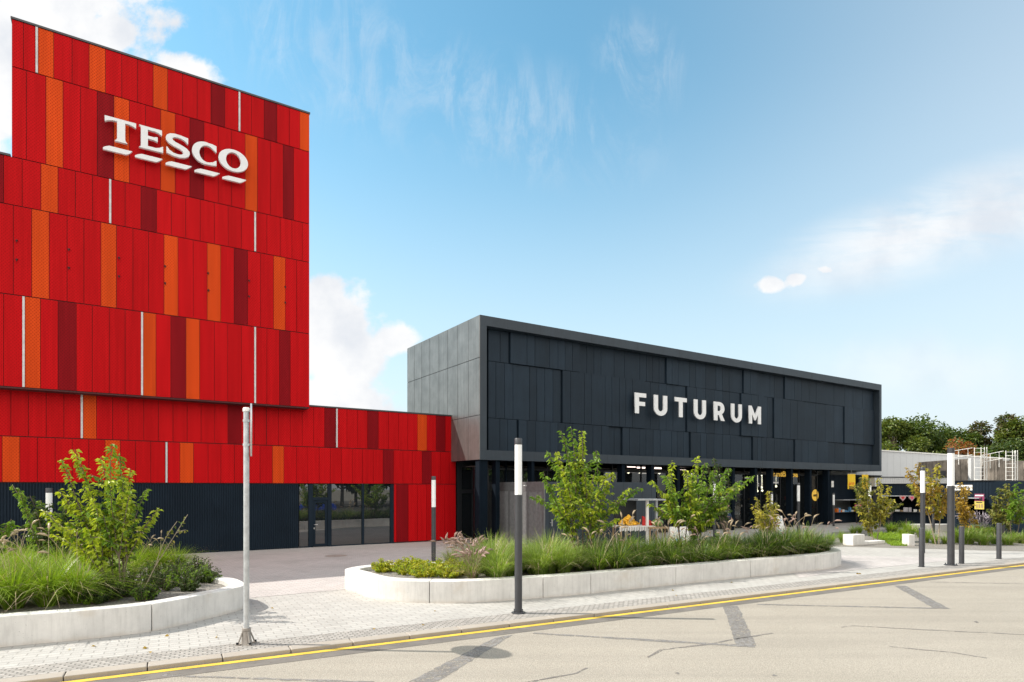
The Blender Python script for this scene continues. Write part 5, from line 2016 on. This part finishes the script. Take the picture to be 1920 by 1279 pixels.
while x < 6.5:
    b.box(x, x + 0.06, -0.02, 0, 2.75, 3.34)
    x += 0.18
b.build('fascia', M['wgrey'], an)
b = MB()
b.box(-0.05, 6.55, -0.06, 4.05, 3.42, 3.48)
b.box(5.6, 6.1, 0.3, 0.9, 3.48, 3.95)
b.build('roof', M['lampgrey'], an)
b = MB()
b.box(0.1, 6.4, 0.3, 3.8, 0, 2.748)
b.build('wall', M['black'], an)


def cwall(label, pxs, D0, D1, ytop0, ytop1, th=0.6, bulge=0.0, fins=True):
    a, c = ground_at(pxs[0], D0), ground_at(pxs[1], D1)
    L = (c - a).length
    rot = atan2(c.y - a.y, c.x - a.x)
    t = thing('concrete_wall', label, 'concrete wall', a, rot)
    za, zc_ = CAMH + (HOR - ytop0) / F_PX * D0, CAMH + (HOR - ytop1) / F_PX * D1
    b = MB()
    n = 16
    fr, bk = [], []
    for i in range(n + 1):
        f = i / n
        fr.append((L * f, -bulge * sin(pi * f), 0))
        bk.append((L * f, th - bulge * sin(pi * f), 0))
    vs = [q for q in fr] + [(q[0], q[1], za + (zc_ - za) * i / n) for i, q in enumerate(fr)] + [q for q in bk] + [(q[0], q[1], za + (zc_ - za) * i / n) for i, q in enumerate(bk)]
    m = n + 1
    F = []
    for i in range(n):
        F += [(i, i + 1, m + i + 1, m + i), (2 * m + i + 1, 2 * m + i, 3 * m + i, 3 * m + i + 1), (m + i, m + i + 1, 3 * m + i + 1, 3 * m + i)]
    F += [(0, m, 3 * m, 2 * m), (m - 1, 3 * m - 1, 4 * m - 1, 2 * m - 1)]
    b.add(vs, F)
    b.build('wall', M['oldconcrete'], t)
    if fins:
        b = MB()
        for i in range(1, n, 2):
            x, y, _ = fr[i]
            b.box(x - 0.05, x + 0.05, y - 0.05, y + 0.02, 0, min(za, zc_) - 0.05)
        b.build('rib', M['oldconcrete'], t)
    return t


cwall('weathered board marked concrete wall left of the first caged ladder', (1722, 1822), 49.0, 47.0, 867, 860, bulge=0.5)
cwall('weathered concrete drum wall between the two caged ladders', (1842, 1880), 46.0, 45.5, 859.5, 860, bulge=0.5)
cwall('weathered concrete wall right of the second caged ladder', (1880, 2010), 46.5, 46.0, 863.5, 866)
b = MB()
b.box(0, 4, 0, 0.3, 0, 2.55)
ob = b.build('render_wall', M['concrete'], loc=ground_at(1897, 41.0))
tag(ob, 'pale concrete wall behind the bin at the right edge', 'wall')
b = MB()
zq = CAMH + (HOR - 860) / F_PX * 46.8
b.box(-0.12, 0.12, -0.2, 0.1, 0, zq)
ob = b.build('grey_post', M['wgrey'], loc=ground_at(1820, 46.2))
tag(ob, 'pale grey post against the concrete wall left of the first ladder', 'post')


def caged_ladder(label, pxa, pxb, D, ytop, rail_px, rail_dy):
    t = thing('caged_ladder', label, 'ladder', ground_at((pxa + pxb) / 2, D))
    w_ = (pxb - pxa) / F_PX * D
    zt_ = CAMH + (HOR - ytop) / F_PX * D
    b = MB()
    for x in (-w_ / 2, -w_ / 2 + w_ * 0.3, w_ * 0.12, w_ / 2 - 0.1, w_ / 2):
        b.tube([(x, 0.0 if x in (-w_ / 2, w_ / 2) else -0.35, 2.3), (x, 0.0 if x in (-w_ / 2, w_ / 2) else -0.35, zt_)], 0.026, 6)
    b.build('cage_bar', M['wpaint'], t)
    b = MB()
    z = 2.4
    k = 0
    while z < zt_:
        b.tube([(-w_ / 2, 0.02, z), (w_ / 2, 0.02, z)], 0.014, 5)
        if k % 3 == 0:
            b.tube([(w_ / 2 * cos(a), -0.36 * sin(a), z) for a in [pi * i / 8 for i in range(9)]], 0.018, 5)
        z += 0.28
        k += 1
    b.build('rungs', M['wpaint'], t)
    b = MB()
    x1 = (rail_px - (pxa + pxb) / 2) / F_PX * D
    zr_ = zt_ - 0.02
    for dz in (0, -0.5):
        b.tube([(w_ / 2 if x1 > 0 else -w_ / 2, 0.2, zr_ + dz), (x1 * 0.9, 0.6, zr_ + dz + rail_dy)], 0.022, 6)
    for f in (0.3, 0.6, 0.9):
        b.tube([(x1 * f, 0.2 + 0.4 * f, zr_ + rail_dy * f - 1.05), (x1 * f, 0.2 + 0.4 * f, zr_ + rail_dy * f)], 0.022, 6)
    b.build('handrail', M['wpaint'], t)


caged_ladder('white caged ladder with a handrail, nearer the thick column lamp', 1827, 1846, 45.0, 839, 1785, -0.25)
caged_ladder('white caged ladder with a handrail at the right edge', 1886, 1903, 44.5, 845, 1846, -0.3)


# ------------------------------------------------------------------ big trees
def big_tree_mesh(seed, H, Rr, n, leafs, size, lobes=16):
    r = random.Random(seed)
    lv, tr = MB(), MB()
    tr.tube([(0, 0, 0), (0.1, 0, H * .25), (0.0, 0.1, H * .5), (0.1, 0.1, H * .8)], [0.26, 0.2, 0.14, 0.05], 8)
    cs = []
    for k in range(lobes):
        th = r.uniform(0, 2 * pi)
        zf = r.uniform(0.28, 0.93)
        prof = sin(pi * min(1, (zf - 0.12) / 0.88) ** 0.75) ** 0.7
        rad = Rr * prof * r.uniform(0.35, 0.95)
        c = Vector((rad * cos(th), rad * sin(th), H * zf))
        cs.append((c, Rr * r.uniform(0.24, 0.46)))
        tr.tube(curve(Vector((0.05, 0.05, H * max(.2, zf - 0.28))), c, r, 0.0, 4), [0.09, 0.07, 0.05, 0.03, 0.015], 5)
    for i in range(n):
        c, rad = r.choice(cs)
        d = Vector((r.gauss(0, 1), r.gauss(0, 1), r.gauss(0, 1))).normalized()
        q = c + Vector((d.x, d.y, d.z * 0.75)) * rad * (r.random() ** 0.4) * r.uniform(0.75, 1.12)
        d2 = (d + Vector((r.uniform(-.8, .8), r.uniform(-.8, .8), r.uniform(-.9, .4))))
        leaf(lv, q, d2, size, r, r.choices((0, 1), (3, 1))[0], 0.7, 0.15)
    return lv, tr


def big_tree(label, px, D, H, Rr, seed, leafs, n=9000, size=0.34, group='trees on the rise behind the pale hall'):
    t = thing('tree', label, 'tree', ground_at(px, D, -0.1), 0, group)
    lv, tr = big_tree_mesh(seed, H, Rr, n, leafs, size)
    tr.build('trunk', M['bark'], t, True)
    lv.build('crown', [M[leafs[0]], M[leafs[1]]], t)
    return t


def Ht(py, D):
    return CAMH + (HOR - py) / F_PX * D + 0.1


big_tree('airy green tree at the left, next to the end of the black building', 1676, 78, Ht(785, 78), 3.6, 301, ('treeb', 'treea'))
big_tree('tall round green tree, highest behind the pale hall', 1718, 80, Ht(777, 80), 4.2, 302, ('treea', 'treeb'), 11000)
big_tree('dark green tree right of the tall round tree', 1752, 84, Ht(795, 84), 3.8, 303, ('treea', 'leafd'))
big_tree('low dark tree in the dip of the skyline', 1788, 88, Ht(804, 88), 4.0, 304, ('treea', 'treec'))
big_tree('small tree with red and orange autumn leaves above the first caged ladder', 1802, 66, Ht(820, 66), 2.3, 305, ('treer', 'treeb'), 3200, 0.26)
big_tree('dark tree left of the brownish tree', 1830, 82, Ht(797, 82), 3.6, 306, ('treea', 'treeb'))
big_tree('brownish green tree towards the right edge', 1872, 80, Ht(780, 80), 4.4, 307, ('treec', 'treea'), 11000)
big_tree('tall green tree at the right edge of the picture', 1925, 76, Ht(782, 76), 4.4, 308, ('treeb', 'treea'), 11000)
big_tree('yellow green bush like tree at the foot of the airy tree', 1672, 70, Ht(838, 70), 2.4, 309, ('leafo', 'treeb'), 3000, 0.26)
big_tree('olive bush like tree behind the roof edge of the pale hall', 1740, 72, Ht(842, 72), 3.4, 310, ('treeb', 'treec'), 4200, 0.26)
big_tree('mid green tree filling the gap above the concrete drum', 1850, 70, Ht(830, 70), 3.0, 311, ('treea', 'treeb'), 4500, 0.28)
big_tree('shaded green tree behind the second caged ladder', 1905, 68, Ht(826, 68), 3.2, 312, ('leafd', 'treeb'), 4500, 0.28)


r = random.Random(91)
for i in range(26):
    px, py = r.choice(((r.uniform(0, 460), r.uniform(1190, 1235)), (r.uniform(480, 1000), r.uniform(1135, 1180)), (r.uniform(1000, 1600), r.uniform(1085, 1125)), (1610, 1076)))
    q = G(px, py, 0.008)
    if inside(c1, q) or inside(c2, q):
        continue
    b = MB()
    leaf(b, Vector((0, 0, 0.002)), Vector((r.uniform(-1, 1), r.uniform(-1, 1), 0.05)), 0.07, r, 0, 0.7)
    o = b.build('fallen_leaf', M['leafbr'], loc=q)
    tag(o, 'small brown fallen leaf lying on the light paving', 'leaf', 'fallen leaves on the paving')

# ------------------------------------------------------------------ the car park behind the camera, seen in the shop glass
def car(label, loc, rot, paint):
    t = thing('parked_car', label, 'car', loc, rot, 'cars parked across the street')
    side = [(-2.1, .32), (-2.15, .62), (-2.0, .88), (-1.15, .98), (-.55, 1.40), (.75, 1.46), (1.55, 1.05), (2.0, .98), (2.12, .6), (2.05, .30)]
    b = MB()
    n = len(side)
    secs = ((-.86, .97, .95), (-.80, 1.0, 1.0), (.80, 1.0, 1.0), (.86, .97, .95))
    vs = []
    for y, fx, fz in secs:
        for x, z in side:
            yy = y * (1 - 0.22 * max(0, (z - .95) / .5))
            vs.append((x * fx, yy, .3 + (z - .3) * fz))
    fs_ = []
    for k in range(3):
        for i in range(n):
            fs_.append((k * n + i, k * n + (i + 1) % n, (k + 1) * n + (i + 1) % n, (k + 1) * n + i))
    fs_ += [tuple(range(n - 1, -1, -1)), tuple(range(3 * n, 4 * n))]
    b.add(vs, fs_)
    b.build('body', M[paint], t, bevel=0.03)
    b = MB()
    for s in (-1, 1):
        y0, y1 = s * .862, s * .72
        b.add([(-1.0, y0, 1.0), (1.35, y0, 1.04), (.68, y1, 1.39), (-.50, y1, 1.35)], [(0, 1, 2, 3)])
    b.add([(-1.12, -.72, 1.02), (-1.12, .72, 1.02), (-.60, .66, 1.385), (-.60, -.66, 1.385)], [(0, 1, 2, 3)])
    b.add([(1.54, -.72, 1.09), (1.54, .72, 1.09), (.84, .66, 1.43), (.84, -.66, 1.43)], [(0, 1, 2, 3)])
    b.build('window', M['carglass'], t)
    for x in (-1.3, 1.3):
        for s in (-1, 1):
            b = MB()
            b.tube([(x, s * .68, .32), (x, s * .90, .32)], .32, 20)
            o = b.build('wheel', M['tyre'], t)
            b = MB()
            b.tube([(x, s * .89, .32), (x, s * .91, .32)], .2, 16)
            b.build('rim', M['steel'], o)
    for s in (-1, 1):
        b = MB()
        b.ball((-2.06, s * .62, .72), .11, 8, 6, 0, .5, 1.3, .8)
        b.build('headlight', M['diffuser'], t)
    return t


park = [('beige parked car across the street, mirrored in the entrance glass', 8.2, 20.5, 'carbeige'), ('blue parked car across the street, mirrored in the entrance glass', 13.6, 20.5, 'carblue'),
        ('red parked car across the street, mirrored in the entrance glass', 10.6, 26.5, 'carred'), ('silver parked car across the street, mirrored in the corner entrance', 32, 20.0, 'carwhite'),
        ('dark blue grey parked car across the street, farthest left', 2.6, 20.5, 'greycloth')]
for lab, s, w_, paint in park:
    car(lab, RD(s, w_, ROADZ + 0.03), KROT + 0.1, paint)
for i in range(16):
    t = thing('tree', 'leafy dark tree beyond the car park, mirrored in the glass', 'tree', RD(-4 + i * 4.6, 38 + (i % 3) * 6, 0), 0, 'trees beyond the car park')
    if i < 2:
        lv, tr = big_tree_mesh(400 + i, 12 + i, 5.4, 5200, None, 0.8)
        tr.build('trunk', M['bark'], t, True)
        lv.build('crown', [M['treea'], M['treeb']], t)
        keep = [t] if i == 0 else keep + [t]
    else:
        for ch in keep[i % 2].children:
            c = ch.copy()
            C.objects.link(c)
            c.parent = t
    t.rotation_euler = (0, 0, i * 1.3)

# remove parked first copies that found no place
for k in (feather, sedge, darkg, pinkg, longg, brightg, bedg):
    for e in k:
        if not e[1]:
            for ch in list(e[0].children):
                bpy.data.objects.remove(ch)
            bpy.data.objects.remove(e[0])
